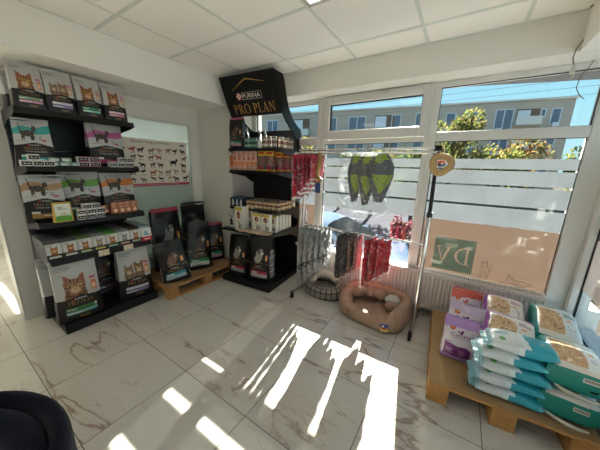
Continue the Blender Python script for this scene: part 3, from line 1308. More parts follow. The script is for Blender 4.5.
# ------------------------------------------------------------------ left display rack
GX, GY = -3.235, .89
rack = thing('display_rack', 'tall black shop shelving unit with cat food against the left wall', 'display shelf', (GX, GY, 0))
HW = .392
b = MB()
b.box(0, .555, -HW, HW, 0, .085, 'black_board', bevel=.008)
b.build('base_plinth', rack)
b = MB()
b.box(.004, .022, -HW + .02, HW - .02, .085, 1.84, 'black_metal')
b.build('back_panel', rack)
for yy in (-HW, HW - .03):
    b = MB()
    b.box(0, .035, yy, yy + .03, .085, 1.86, 'grey_steel', bevel=.003)
    for k in range(34):
        b.box(.0352, .0358, yy + .011, yy + .019, .12 + k * .05, .145 + k * .05, 'black_metal')
    b.build('slotted_upright', rack)
b = MB()
b.tube([(.04, -HW + .03, 1.555), (.04, HW - .03, 1.555)], .004, 'chrome')
b.build('hanging_rail', rack)


def shelf(root, z, dep, hw, x0=.02, lip=.042, bracket=True):
    b = MB()
    b.box(x0, dep, -hw, hw, z - .018, z, 'black_board', bevel=.003)
    b.prism([(dep - .004, z + .006), (dep + .014, z - lip + .006), (dep + .006, z - lip), (dep - .012, z - .018)], -hw, hw, 'y', 'black_board')
    o = b.build('shelf', root)
    if bracket:
        for yy in (-hw - .006, hw + .001):
            k = MB()
            pr = [(x0, z + .012), (dep - .01, z + .010), (dep + .005, z - .03), (dep - .06, z - .048), (.16, z - .075), (.06, z - .10), (x0, z - .13)]
            k.prism(pr, yy, yy + .005, 'y', 'black_metal')
            k.build('bracket', o)
    return o


for z, dep in ((1.845, .445), (1.425, .445), (.968, .445), (.665, .52)):
    shelf(rack, z, dep, HW)
for k, (y, c1) in enumerate(((-.19, '#d9cf7a'), (.03, '#d8c9b5'))):
    pass

RZ = PI / 2      # products on this rack face +x


def gl(y, x, z):
    return (x, y, z)


# bags on the top shelf
top = [(.595, '#7f9c7a', '#c98aa5', False, 'white cat food bag with green over pink bands, leftmost on the top shelf'),
       (.775, '#c9c9d6', '#8a7bb0', True, 'white kitten food bag with two kittens and lilac band on top of left shelving'),
       (.965, '#2f7f5c', '#7fc0b0', False, 'white cat food bag with green and mint bands, third on top of left shelving'),
       (1.155, '#d9b9c4', '#c9738f', False, 'white cat food bag with pink bands, rightmost on top of left shelving')]
for i, (y, b1, b2, kit, l) in enumerate(top):
    pet_bag('cat_food_bag', l, cat_bag_canvas(.19, .32, b1, b2, '#c9825a', kit), .183, .315, .10, (-2.85, y, 1.847), (RAD(-2), 0, RZ), seed=i, texts=brand(.29),
            group='cat food bags on top of the left shelving', crumple=.004, pinch=.12)
pet_bag('cat_food_bag', 'white food bag half hidden behind the leftmost bag on top of left shelving', cat_bag_canvas(.19, .3, '#8a8a8a', '#c05a5a', '#c9825a'), .17, .27, .09,
        (-3.04, .575, 1.847), (0, 0, RZ + .25), seed=9, texts=brand(.29), group='cat food bags on top of the left shelving')

# veterinary bags on second and third shelves
pet_bag('cat_food_bag', 'silver cat food bag with teal stripe, standing on second shelf at left', vet_bag_canvas('#2f9c97'), .235, .345, .13, (-2.92, .588, 1.427), (RAD(4), 0, RZ - .22), seed=21,
        texts=vet_texts(), crumple=.022, taper=.16, pinch=.3)
pet_bag('cat_food_bag', 'silver cat food bag with pink stripe, standing on second shelf at right', vet_bag_canvas('#bb5f96', panel='#9c2f66'), .285, .375, .14, (-2.955, 1.075, 1.427), (RAD(3), 0, RZ - .05), seed=22,
        texts=vet_texts(), crumple=.016, pinch=.2)
pet_bag('cat_food_bag', 'silver cat food bag with tan stripe, third shelf at left', vet_bag_canvas('#a88560', panel='#a0743d'), .255, .375, .13, (-2.94, .585, .97), (RAD(3), 0, RZ - .18), seed=23,
        texts=vet_texts(), crumple=.022, taper=.04, pinch=.25)
pet_bag('cat_food_bag', 'silver cat food bag with green stripe, centre of third shelf', vet_bag_canvas('#6fa148', panel='#3f7a2d'), .275, .395, .12, (-2.965, .835, .97), (RAD(3), 0, RZ - .05), seed=24,
        texts=vet_texts(), crumple=.020, taper=-.02, pinch=.25)
pet_bag('cat_food_bag', 'silver cat food bag with orange stripe, third shelf at right', vet_bag_canvas('#d6813f', panel='#6a2a20'), .275, .385, .12, (-2.975, 1.130, .97), (RAD(3), 0, RZ), seed=25,
        texts=vet_texts(), crumple=.016, taper=-.01, pinch=.25)


# tins, small boxes
def tin(label, loc, side, lid='#c9c9c6', r=.034, h=.034, group=None):
    b = MB()
    b.lathe([(0, 0), (r * .93, 0), (r, .004), (r, h * .32), (r, h * .62), (r, h - .004), (r * .95, h)], 'print', n=18,
            colors=['#b9b9b6', '#b9b9b6', side[0], side[1], side[0], '#b9b9b6'])
    o = b.build('food_tin', loc=loc)
    tag(o, label, 'tin', group)
    l = MB()
    l.lathe([(r * .95, 0), (r * .9, .0015), (r * .86, -.001), (0, -.001)], 'chrome', n=18, o=(0, 0, h))
    l.build('lid', o)
    return o


tg = 'pale green tins on the second shelf'
t0 = tin('pale green tin, left of the lower row on second shelf', (-2.83, .655, 1.427), ('#8fb0a5', '#cfd8d2'), group=tg)
dup(t0, (-2.83, .727, 1.427), 'pale green tin, middle of the lower row on second shelf')
dup(t0, (-2.83, .799, 1.427), 'pale green tin, right end of the lower row on second shelf')
dup(t0, (-2.845, .670, 1.4625), 'pale green tin stacked at left on the lower tins of second shelf')
dup(t0, (-2.845, .745, 1.4625), 'pale green tin stacked at right on the lower tins of second shelf')


def small_box(name, label, loc, rz, w, h, d, c, cat='box', group=None, mat='card', texts=(), tab=False):
    b = MB()
    e = .0006
    b.box(-w / 2, w / 2, -d / 2 + e, d / 2, 0, h, mat, None if False else tuple(c.a[c.h // 2, 0]))

    def S(u, v):
        return (-w / 2 + u * w, -d / 2, v * h)
    b.grid(S, c.w, c.h, mat, c, smooth=False)
    for s, u0, v0, u1, v1, colr in texts:
        b.text(s, lambda u, v: (-w / 2 + u * w, -d / 2 - .0006, v * h), u0, v0, u1, v1, colr)
    o = b.build(name, loc=loc, rot=(0, 0, rz))
    tag(o, label, cat, group)
    return o


def bw_canvas():
    c = Canvas(24, 14, '#d8d8d4')
    c.rect(.06, .16, .94, .78, '#17171a')
    c.rect(.22, .34, .80, .60, '#cfd0cc')
    c.rect(.34, .40, .70, .54, '#3a3a3c')
    return c


g1 = 'black and white tins boxes on the second shelf, left'
bb = small_box('food_box', 'small black and white box, left of the bottom row on second shelf', (-2.815, .500, 1.427), RZ, .06, .044, .06, bw_canvas(), group=g1)
dup(bb, (-2.812, .565, 1.427), 'small black and white box, middle of the bottom row on second shelf')
dup(bb, (-2.815, .625, 1.427), 'small black and white box, right of the bottom row beside the tins')
dup(bb, (-2.82, .545, 1.472), 'small black and white box stacked on top at second shelf left')
g2 = 'black and white boxes on the second shelf, right'
for (y, z, l) in ((1.065, 1.427, 'bottom left'), (1.135, 1.427, 'bottom middle'), (1.205, 1.427, 'bottom right'), (1.150, 1.472, 'topmost left'), (1.213, 1.472, 'topmost right')):
    dup(bb, (-2.81, y, z), 'small black and white box, %s of the pile before the pink striped bag' % l, group=g2)
pk = bw_canvas()
pk.rect(0, 0, 1, .12, '#b0647f').rect(0, .86, 1, 1, '#b0647f')
p0 = small_box('food_box', 'pink edged small box, lower left of four on second shelf', (-2.822, .850, 1.427), RZ, .074, .042, .06, pk, group='pink edged boxes on the second shelf')
dup(p0, (-2.822, .928, 1.427), 'pink edged small box, lower right of four on second shelf')
dup(p0, (-2.824, .850, 1.470), 'pink edged small box, upper left of four on second shelf')
dup(p0, (-2.824, .928, 1.470), 'pink edged small box, upper right of four on second shelf')
g3 = 'black and white boxes piled on the third shelf'
for row, (ys, z) in enumerate((((.765, .835, .905), .97), ((.775, .845, .912), 1.0145), ((.815, .880), 1.059))):
    for k, y in enumerate(ys):
        dup(bb, (-2.80 - .004 * row, y, z), 'small black and white box, %s in the %s row of the pile on third shelf' % (('left', 'middle', 'right')[k] if len(ys) == 3 else ('left', 'right')[k], ('bottom', 'middle', 'top')[row]), group=g3)

c = Canvas(30, 36, '#c9a84e')
c.rect(.08, .06, .92, .95, '#dfe3d3').rect(.08, .06, .92, .30, '#5fa63a').ell(.5, .30, .40, .07, '#5fa63a')
c.lines(.25, .60, .75, .85, 4, '#6f7f62', 2, .4).ell(.5, .45, .2, .06, '#d7b8a2')
yb = pet_bag('treat_bag', 'small gold edged white and green treat bag on third shelf', c, .12, .16, .045, (-2.80, .648, .97), (RAD(3), 0, RZ - .05), seed=31, pinch=.15, crumple=.003, nu=30, nv=36)

c = Canvas(20, 40, '#a5694b')
c.rect(0, .0, 1, .12, '#4a2a20').ell(.5, .35, .33, .16, '#e3ae8c').ell(.5, .36, .18, .09, '#f0d0b0').lines(.15, .62, .85, .92, 4, '#e6c7b0', 3, .45)
c.rect(0, .95, 1, 1, '#7c4630')
for k in range(4):
    pet_bag('food_pouch', 'copper coloured food pouch on third shelf, %s from left' % ORD[k], c, .056, .125, .03, (-2.825 + .006 * (k % 2), 1.035 + .057 * k, .97), (RAD(4), 0, RZ), seed=40 + k, pinch=.2,
            crumple=.003, nu=16, nv=24, group='copper pouches on the third shelf')
pet_bag('food_pouch', 'dark orange food pouch behind the copper pouches on third shelf', c, .06, .09, .03, (-2.90, .985, .97), (0, 0, RZ), seed=46, pinch=.2, nu=16, nv=24)


# carton trays of pouches on the fourth shelf
def tray(label, y, topc, mid, strip, loc_x=-2.725, kind=0):
    w, d = .098, .37
    t = thing('pouch_carton', label, 'carton', (loc_x, y, .667), RZ, 'pouch cartons on the fourth shelf')
    b = MB()
    b.box(-w / 2, w / 2, 0, d, 0, .10, 'card', '#4d4d50', bevel=.002)
    b.prism([(0.0, .10), (.0, .105), (.05, .155), (d, .165), (d, .10)], -w / 2, w / 2, 'x', 'card', topc)
    b.box(-w / 2 - .001, w / 2 + .001, .05, .06, .09, .157, 'card', '#3a2d22')
    b.build('carton', t)
    c = Canvas(28, 40, '#cfcfca')
    c.rect(0, 0, 1, .34, '#2a2b2a')
    c.rect(.1, .10, .9, .26, strip)
    if kind == 0:
        cat_face(c, .5, .62, .22, .72, mid)
        c.rect(0, 0, 1, .34, '#2a2b2a').rect(.12, .12, .88, .22, strip).lines(.16, .24, .8, .33, 1, '#c9a86a', 2, .5)
        c.lines(.08, .86, .5, .96, 2, '#8f8f8c', 5, .4)
    else:
        c.rect(0, 0, 1, 1, '#d9dbd8').rect(0, 0, 1, .32, '#c22b33').ell(.45, .62, .24, .17, '#8fb9c9').lines(.3, .42, .8, .56, 2, '#47494b', 2, .4).rect(.2, .1, .8, .2, '#e9c9c6')
    f = MB()

    def S(u, v):
        return (-w / 2 + u * w, -.012 + .016 * v, .006 + v * .135)
    f.grid(S, 28, 40, 'card', c, smooth=False)
    f.grid(lambda u, v: (S(u, v)[0], S(u, v)[1] + .002, S(u, v)[2]), 1, 1, 'card', None, '#8f8f8c')
    f.build('front_card', t)
    return t


tr = [('#55565a', '#b3703f', '#cfd8d0', 'grey topped'), ('#4f5054', '#a05f38', '#c9c9c0', 'dark grey topped'), ('#5b7a45', '#a0683f', '#b9c49a', 'green lidded'), ('#7b7d80', '#8f8a80', '#d9c56a', 'pale grey topped'),
      ('#4f8a3f', '#b3703f', '#8fc0a0', 'bright green topped'), ('#8b8b8c', '#7d8a8f', '#d9a58f', 'silver topped'), ('#4a3c30', '#a06a45', '#b9b9a8', 'brown topped'), ('#9fb3ba', '#b3703f', '#ffffff', 'white and red')]
for k, (tc, mid, st, nm) in enumerate(tr):
    tray('%s cat food pouch carton, %s from left on fourth shelf' % (nm, ORD[k]), .535 + .1025 * k, tc, mid, st, kind=int(k == 7))
for y, c1, l in ((.852, '#d8c884', 'small yellow printed card clipped to the fourth shelf edge'), (1.055, '#d8b9a6', 'small pink printed card clipped to the fourth shelf edge')):
    cc = Canvas(20, 12, '#e3ddc8')
    cc.speckle(0, 0, 1, 1, [c1, '#b98a5f', '#efe9d8'], .2, 3)
    small_box('promo_card', l, (-2.683, y, .628), RZ, .085, .055, .004, cc, cat='card')

# big bags on the base
pet_bag('cat_food_bag', 'large white and black cat food bag with ginger cat, front left of the shelving base', cat_bag_canvas(.31, .57, '#3f7a3c', '#7fb8ae', '#c96a4a'), .315, .545, .16, (-2.785, .640, .087), (RAD(2), 0, RZ - .10), seed=51,
        texts=brand(.30), crumple=.007, pinch=.35, taper=.06)
pet_bag('cat_food_bag', 'large white and black kitten food bag with lilac band, right of the shelving base', cat_bag_canvas(.33, .55, '#c9c9cc', '#8a78ac', '#d0824a', True), .315, .535, .16, (-2.80, 1.112, .087), (RAD(2), 0, RZ - .12), seed=52,
        texts=brand(.30), crumple=.012, pinch=.3, taper=.12)
pet_bag('cat_food_bag', 'cat food bag hidden behind the large ginger cat bag, its left side showing', cat_bag_canvas(.31, .57, '#3f7a3c', '#7fb8ae', '#c96a4a'), .31, .53, .12, (-2.98, .60, .087), (0, 0, RZ), seed=53, texts=brand(.30))
pet_bag('cat_food_bag', 'dark cat food bag standing behind, between the two large base bags', dog_bag_canvas('#8a5a68', '#54464c', '#6a4630'), .30, .53, .12, (-3.05, .93, .087), (0, 0, RZ), seed=54, texts=brand_dog())


# ------------------------------------------------------------------ pallet with dog food bags beside the rack
def euro_pallet(label, loc, rz, LX, LY, sheet, across=False):
    t = thing('wooden_pallet', label, 'pallet', loc, rz)
    for k in range(3):                       # blocks stand in three rows along the front edge
        for j in range(3):
            b = MB()
            x = (0, LX / 2 - .06, LX - .12)[k]
            y = (0, LY / 2 - .05, LY - .10)[j]
            b.box(x, x + .12, y, y + .10, .022, .10, 'wood_pallet', bevel=.004)
            b.build('block', t)
    for j in range(3):
        b = MB()
        y = (0, LY / 2 - .05, LY - .10)[j]
        xq = (0, LX / 2 - .06, LX - .12)[j]
        b.box(*((xq, xq + .12, 0, LY) if across else (0, LX, y, y + .10)), 0, .022, 'wood_pallet', bevel=.003)
        b.build('bottom_board', t)
    n = 6
    for k in range(n):
        b = MB()
        p = (LY - .10) / (n - 1) * k
        b.box(0, LX, p, p + .10, .122, .140, 'wood_pallet', bevel=.003)
        b.build('deck_board', t)
    for k in range(3):
        b = MB()
        x = (0, LX / 2 - .06, LX - .12)[k]
        b.box(x, x + .12, 0, LY, .10, .122, 'wood_pallet', bevel=.003)
        b.build('stringer_board', t)
    b = MB()
    b.box(.004, LX - .004, .004, LY - .004, .1402, .1452, sheet)
    b.build('cardboard_sheet', t)
    return t


# built along x, turned so that its long front edge faces +x
euro_pallet('wooden pallet with brown sheet under black dog food bags at left wall', (-2.515, 1.315, 0), PI / 2, 1.02, .70, 'cardboard')
ZP = .1455
pet_bag('dog_food_bag', 'black dog food bag with blue band leaning against the left shelving end', dog_bag_canvas('#2f8fa0', '#9fc0c9', '#7a5138'), .29, .47, .11, (-2.64, 1.50, ZP), (RAD(-3), RAD(-9), RZ - .45), seed=61, texts=brand_dog(),
        crumple=.020, pinch=.25, side=lambda v: '#cfcfca' if (.1 < v < .6 and int(v * 26) % 2) else '#131315')
pet_bag('dog_food_bag', 'tall black dog food bag with red top and red band by the partition', dog_bag_canvas('#b02a3a', '#7c7f86', '#8f8d8a', top='#a8344a'), .35, .76, .15, (-3.075, 1.66, ZP), (RAD(-2), 0, RZ - .1), seed=62, texts=brand_dog(),
        crumple=.024, pinch=.3)
pet_bag('dog_food_bag', 'black dog food bag with green band, front of the left wall pallet', dog_bag_canvas('#2f8a48', '#d3d8cf', '#4a3428'), .34, .60, .15, (-2.76, 1.855, ZP), (RAD(-1), RAD(4), RZ - .28), seed=63, texts=brand_dog(),
        crumple=.024, pinch=.12, taper=.25)
pet_bag('dog_food_bag', 'tall plain black dog food bag with teal patch, rear of the left pallet', dog_bag_canvas('#1d6f6a', '#2a2a2c', '#3a3836'), .33, .79, .12, (-3.10, 2.07, ZP), (RAD(-1), 0, RZ - .12), seed=64, texts=brand_dog(),
        crumple=.034, pinch=.3)
pet_bag('dog_food_bag', 'black dog food bag with teal and pink bands at the wall corner', dog_bag_canvas('#2f9a7a', '#c9a0b4', '#6a4a38', top='#a8344a'), .27, .52, .13, (-2.86, 2.19, ZP), (0, 0, RZ - .35), seed=65, texts=brand_dog(),
        crumple=.02, pinch=.25)
# ================================================================== BRANDED STAND IN THE CORNER
SA = RAD(5)
SO = Vector((-2.475, 2.005, 0))


def sp(lx, ly, z):
    return (SO.x + lx * math.cos(SA) - ly * math.sin(SA), SO.y + lx * math.sin(SA) + ly * math.cos(SA), z)


W2, D2 = .745, .715
stand = thing('display_stand', 'black branded pet food stand with curved header beside the window', 'display stand', SO, SA)
b = MB()
b.box(0, W2, 0, D2, 0, .075, 'black_board', bevel=.010)
b.build('base_plinth', stand)
b = MB()
b.box(0.0, W2, D2 - .03, D2 - .008, .075, 1.93, 'black_board', bevel=.003)
b.build('back_panel', stand)
for xx in (.0, W2 - .028):
    b = MB()
    b.box(xx, xx + .028, D2 - .008, D2 + .018, .0, 1.90, 'grey_steel', bevel=.003)
    b.build('upright', stand)


def round_shelf(z, y0, rad, lip=.03):
    b = MB()
    n = 8
    p = [(0, D2 - .03)]
    for i in range(n + 1):
        t = PI + PI / 2 * i / n
        p.append((rad + rad * math.cos(t), y0 + rad + rad * math.sin(t)))
    for i in range(n + 1):
        t = -PI / 2 + PI / 2 * i / n
        p.append((W2 - rad + rad * math.cos(t), y0 + rad + rad * math.sin(t)))
    p.append((W2, D2 - .03))
    b.prism(p, z - lip, z, 'z', 'black_board')
    o = b.build('shelf', stand)
    for xx in (.0, W2 - .006):
        k = MB()
        k.prism([(y0 + .05, z - lip), (y0 + .09, z - lip - .012), (D2 - .2, z - lip - .06), (D2 - .09, z - lip - .12), (D2 - .03, z - lip - .14), (D2 - .03, z - lip)], xx, xx + .006, 'x', 'black_metal')
        k.build('bracket', o)
    return o


Z1, Z2, Z3, Z4 = 1.672, 1.418, .958, .700
round_shelf(Z1, .17, .05)
round_shelf(Z2, .13, .12)
round_shelf(Z3, .18, .02)
round_shelf(Z4, .03, .015, .022)
# curved side cheeks that carry the header
cheek = [(.11, 2.425), (.145, 2.33), (.185, 2.22), (.235, 2.12), (.285, 2.045), (.37, 1.97), (.50, 1.88), (.63, 1.78), (.665, 1.68), (D2 - .008, 1.68), (D2 - .008, 1.93),
         (.62, 1.955), (.50, 2.02), (.40, 2.13), (.345, 2.25), (.30, 2.38), (.27, 2.43)]
for xx in (0., W2 - .02):
    b = MB()
    b.prism(cheek, xx, xx + .02, 'x', 'header_black')
    b.build('side_cheek', stand)
# header: concave front sheet with thickness
hp = [(.09, 2.432), (.105, 2.40), (.145, 2.31), (.185, 2.22), (.235, 2.12), (.275, 2.052)]


def hcurve(t):
    k = t * (len(hp) - 1)
    i = min(int(k), len(hp) - 2)
    f = k - i
    q = [hp[max(i - 1, 0)], hp[i], hp[i + 1], hp[min(i + 2, len(hp) - 1)]]
    return tuple(.5 * ((2 * q[1][a]) + (q[2][a] - q[0][a]) * f + (2 * q[0][a] - 5 * q[1][a] + 4 * q[2][a] - q[3][a]) * f * f
                       + (3 * q[1][a] - q[0][a] - 3 * q[2][a] + q[3][a]) * f ** 3) for a in (0, 1))


def HS(u, v, off=0.):
    y, z = hcurve(1 - v)
    return (u * W2, y - off, z + off * .3)


b = MB()
b.grid(HS, 4, 24, 'header_black')
b.grid(lambda u, v: HS(u, v, -.16 * v - .02), 4, 24, 'header_black', flip=True)
b.grid(lambda u, v: HS(u, 1, -.18 * v), 4, 2, 'header_black')
b.grid(lambda u, v: HS(u, 0, -.02 * v), 4, 2, 'header_black')
for u in (0, 1):
    b.grid(lambda a, v, u=u: HS(u, v, -a * (.16 * v + .02)), 2, 24, 'header_black')
hd = b.build('header', stand)


def HP(u, v):
    return HS(u, v, .002)


for wd, ua, ub in (('PRO', .12, .445), ('PLAN', .50, .90)):
    b = MB()
    b.serif(wd, HP, ua, .075, ub, .285, '#bf9052', 'card')
    tag(b.build('gold_lettering', hd), 'gold serif lettering')
b = MB()
b.text('PURINA', HP, .36, .385, .685, .475, '#e9e4dc')
for i in range(3):
    for j in range(3):
        b.grid(lambda u, v, i=i, j=j: HP(.245 + (i + u) * .028, .37 + (j + v) * .042), 1, 1, 'card', None, '#c7353b' if (i + j) % 2 == 0 else '#efe9e2', smooth=False)
for a in ((.345, .36, .71, .366), (.345, .496, .71, .502), (.345, .36, .349, .502), (.706, .36, .71, .502)):
    b.grid(lambda u, v, a=a: HP(a[0] + u * (a[2] - a[0]), a[1] + v * (a[3] - a[1])), 4, 1, 'card', None, '#d9d4cc', smooth=False)
tag(b.build('white_lettering', hd), 'white lettering with red checkered square')
b = MB()
for s_, pts in ((0, ((.17, .56), (.20, .575), (.48, .745), (.48, .775))), (1, ((.83, .655), (.80, .66), (.48, .745), (.48, .775)))):
    V = []
    P = []
    n = 6
    for i in range(n):
        def lp(a, c, t):
            return (a[0] + (c[0] - a[0]) * t, a[1] + (c[1] - a[1]) * t)
        q = [lp(pts[0], pts[3], i / n), lp(pts[0], pts[3], (i + 1) / n), lp(pts[1], pts[2], (i + 1) / n), lp(pts[1], pts[2], i / n)]
        b.add([HP(*x) for x in q], [(0, 1, 2, 3)], 'card', '#c0914a')
b.build('gold_roof_mark', hd)

# bags on the stand's base
pet_bag('dog_food_bag', 'black dog food bag with red band, left on the corner stand base', dog_bag_canvas('#b3303f', '#8fa0a8', '#8f8f8c', white=True), .285, .515, .13, sp(.185, .15, .077), (0, 0, SA + .06), seed=71,
        texts=brand_dog(), crumple=.010, pinch=.2)
pet_bag('dog_food_bag', 'black dog food bag with white printed side, right on the corner stand base', dog_bag_canvas('#b3304f', '#b9b0b4', '#a3a19c', white=True), .30, .55, .16, sp(.525, .16, .077), (0, 0, SA + .14), seed=72,
        texts=brand_dog(), crumple=.010, pinch=.2, side=lambda v: '#b9b9b5' if .12 < v < .72 and int(v * 44) % 3 else '#1a1a1c')
pet_bag('dog_food_bag', 'black dog food bag standing at the back of the corner stand base', dog_bag_canvas('#b3303f', '#8fa0a8', '#55534f'), .28, .52, .14, sp(.36, .47, .077), (0, 0, SA), seed=73, texts=brand_dog())

# shelf 4: leaflet holder, tall boxes, row of small boxes, flat packs
c = Canvas(24, 36, '#c9ccc8')
c.rect(.08, .05, .92, .95, '#b9bfbb').rect(.14, .10, .86, .88, '#d7d9d4').poly([(.3, .2), (.75, .2), (.7, .6), (.5, .8), (.35, .6)], '#2b2d2c').rect(.2, .82, .8, .88, '#5a5c5b')
small_box('leaflet_stand', 'small tilted white leaflet stand with dark animal picture on corner stand', sp(.085, .13, Z4), SA - .15, .125, .165, .02, c, cat='sign')


def treat_canvas(w=26, h=40):
    c = Canvas(w, h, '#dad7cc')
    c.rect(0, .86, 1, 1, '#c9b04a').ell(.5, .66, .24, .16, '#a8322f').ell(.5, .65, .16, .11, '#1d1a1a').ell(.5, .63, .09, .06, '#d9b48a')
    c.lines(.25, .36, .75, .46, 2, '#8a877d', 3, .4)
    c.poly([(.5, .05), (.62, .05), (.66, .34), (.54, .34)], '#1c1a19').poly([(.74, .05), (.86, .05), (.88, .30), (.78, .30)], '#1c1a19')
    return c


small_box('treat_box', 'tall white and yellow treat box with round mark, front of corner stand shelf', sp(.275, .10, Z4), SA - .10, .125, .285, .11, treat_canvas(), cat='box')
small_box('treat_box', 'tall white and yellow treat box half hidden behind another on corner stand', sp(.315, .235, Z4), SA - .1, .115, .275, .10, treat_canvas(), cat='box')
tb = small_box('treat_box', 'small white treat box with round mark, left of the front pair on corner stand', sp(.495, .13, Z4 + .022), SA, .115, .20, .055, treat_canvas(), cat='box', group='small white treat boxes on the corner stand')
dup(tb, sp(.625, .13, Z4 + .022), 'small white treat box with round mark, right of the front pair on corner stand')
for k in range(5):
    dup(tb, sp(.66 - .004 * k, .22 + .082 * k, Z4), 'small white treat box, %s behind the front right one in the row running back' % ORD[k], rotz=SA)
c = Canvas(40, 20, '#b9977f')
c.speckle(0, 0, 1, 1, ['#d9c4b0', '#9c7058', '#c9b49f', '#e3d6c6'], .16, 8)
for k in range(6):
    b = MB()
    b.box(-.052, .052, -.045, .045, 0, .018, 'print', '#c9a992', bevel=.004)
    b.grid(lambda u, v: (-.05 + u * .1, -.043 + v * .086, .0185), 20, 16, 'print', c, smooth=False)
    o = b.build('treat_sachet', loc=sp(.345 + .075 * k * .9, .055 + .0 * k, Z4 + .0005 + .0045 * (k % 2)), rot=(0, RAD(-3), SA + .1))
    tag(o, 'flat pinkish treat sachet lying on the corner stand shelf edge, %s from left' % ORD[k], 'sachet', 'flat sachets on the corner stand')

# shelf 3: blue box of cans and rows of gold cans
c = Canvas(44, 18, '#1f2a36')
for k in range(3):
    u = .2 + .3 * k
    c.ell(u, .38, .09, .30, '#c9ccd0').ell(u, .70, .06, .18, '#dcdfe2').rect(u - .09, .80, u + .10, .9, '#3f6f9f')
c.rect(0, .9, 1, 1, '#39566f')
small_box('food_box', 'dark blue multipack with white dogs, left on the corner stand middle shelf', sp(.115, .30, Z3), SA, .22, .115, .20, c, cat='box')


def can(label, loc, cols, r=.028, h=.098, group=None, lid='chrome'):
    b = MB()
    b.lathe([(0, 0), (r * .92, 0), (r, .005), (r, h * .16), (r, h * .40), (r, h * .68), (r, h * .84), (r, h - .005), (r * .94, h)], 'print', n=16,
            colors=['#8f8a80', '#8f8a80', cols[0], cols[1], cols[2], cols[1], cols[0], '#8f8a80'])
    o = b.build('food_can', loc=loc)
    tag(o, label, 'can', group)
    l = MB()
    l.lathe([(r * .94, 0), (r * .9, .002), (r * .86, -.002), (0, -.002)], lid, n=16, o=(0, 0, h))
    l.build('lid', o)
    return o


gold = [('#b0803a', '#d8c9a0', '#8a5a30'), ('#8a5428', '#d9c7a8', '#6a3c22')]
c0 = None
rows = ['front', 'second', 'third', 'rear']
for r_ in range(4):
    for k in range(8):
        lx, ly = .275 + .0635 * k, .235 + .085 * r_
        lab = 'gold and brown food can, %s from left in the %s row, corner stand middle shelf' % (ORD[k], rows[r_])
        if c0 is None:
            c0 = [can(lab, sp(lx, ly, Z3), gold[0], group='gold cans on the corner stand'), None]
        elif c0[1] is None:
            c0[1] = can(lab, sp(lx, ly, Z3), gold[1], group='gold cans on the corner stand')
        else:
            dup(c0[(k + r_) % 2], sp(lx, ly, Z3), lab)
can('taller pale food can standing at the right end of corner stand middle shelf', sp(.715, .60, Z3), ('#b9a884', '#d9d2bf', '#a8957a'), .026, .135)

# shelf 2: pink and orange pouches, yellow treat bags
for k in range(6):
    c = Canvas(20, 44, '#cfa394' if k else '#c9673a')
    c.rect(0, .30, 1, .44, '#d27a3a').rect(0, 0, 1, .28, '#c98f80').ell(.5, .62, .24, .10, '#a04a3a').lines(.2, .76, .8, .9, 3, '#8a4a44', k, .5).rect(.15, .05, .85, .2, '#d8b3a2')
    if not k:
        c.rect(0, .3, 1, 1, '#c56a3c')
    pet_bag('food_pouch', ('orange food pouch at the left end of corner stand upper shelf', 'pink and orange pouch, %s from left on corner stand upper shelf' % ORD[k])[k > 0], c, .068, .225 if k else .17, .035,
            sp(.045 + .0715 * k, .205 + .012 * (k == 0), Z2), (RAD(2), 0, SA), seed=80 + k, pinch=.2, crumple=.003, nu=18, nv=30, group='pink and orange pouches on the corner stand')
for k, (lx, ly) in enumerate(((.505, .215), (.605, .235), (.66, .33), (.685, .43), (.70, .53))):
    c = Canvas(30, 44, '#6a4a40')
    c.rect(0, .78, 1, 1, '#d8ae2f').rect(0, 0, 1, .10, '#d8ae2f').rect(0, .10, 1, .24, '#2c3a6a').rect(.2, .12, .8, .22, '#b8352f').speckle(.05, .26, .95, .76, ['#8a6456', '#513630', '#a88a78', '#3c2a26'], .2, k)
    c.rect(.15, .84, .85, .94, '#b8352f').ell(.5, .80, .4, .05, '#e3c24a')
    pet_bag('treat_bag', 'yellow topped dog treat bag with clear window, %s from left on corner stand upper shelf' % ORD[k], c, .115 if k < 2 else .085, .225 - .012 * (k > 1), .04, sp(lx, ly, Z2), (RAD(2), 0, SA + .35 * (k > 1)), seed=90 + k,
            pinch=.15, crumple=.005, nu=26, nv=36, group='yellow topped treat bags on the corner stand')

# shelf 1: black bag, dropper bottles, green and brown cans
pet_bag('dog_food_bag', 'small black bag with pink band, left on the corner stand top shelf', dog_bag_canvas('#2f9a7a', '#c98fa8', '#6a4630', top='#b0476f'), .22, .345, .10, sp(.115, .26, Z1), (RAD(2), 0, SA), seed=76, texts=brand_dog(),
        crumple=.006, pinch=.2)


def bottle(label, loc, capcol, h=.20):
    t = thing('dropper_bottle', label, 'bottle', loc, 0, 'dark dropper bottles on the corner stand')
    b = MB()
    b.lathe([(0, 0), (.026, 0), (.028, .006), (.028, h * .62), (.022, h * .70), (.012, h * .76), (0.012, h * .78)], 'black_plastic', n=16)
    b.build('bottle_body', t)
    b = MB()
    b.lathe([(.015, h * .77), (.016, h * .84), (.006, h * .97), (.004, h), (0, h)], 'print', capcol, n=14)
    tag(b.build('cap', t), 'grey pointed cap')
    return t


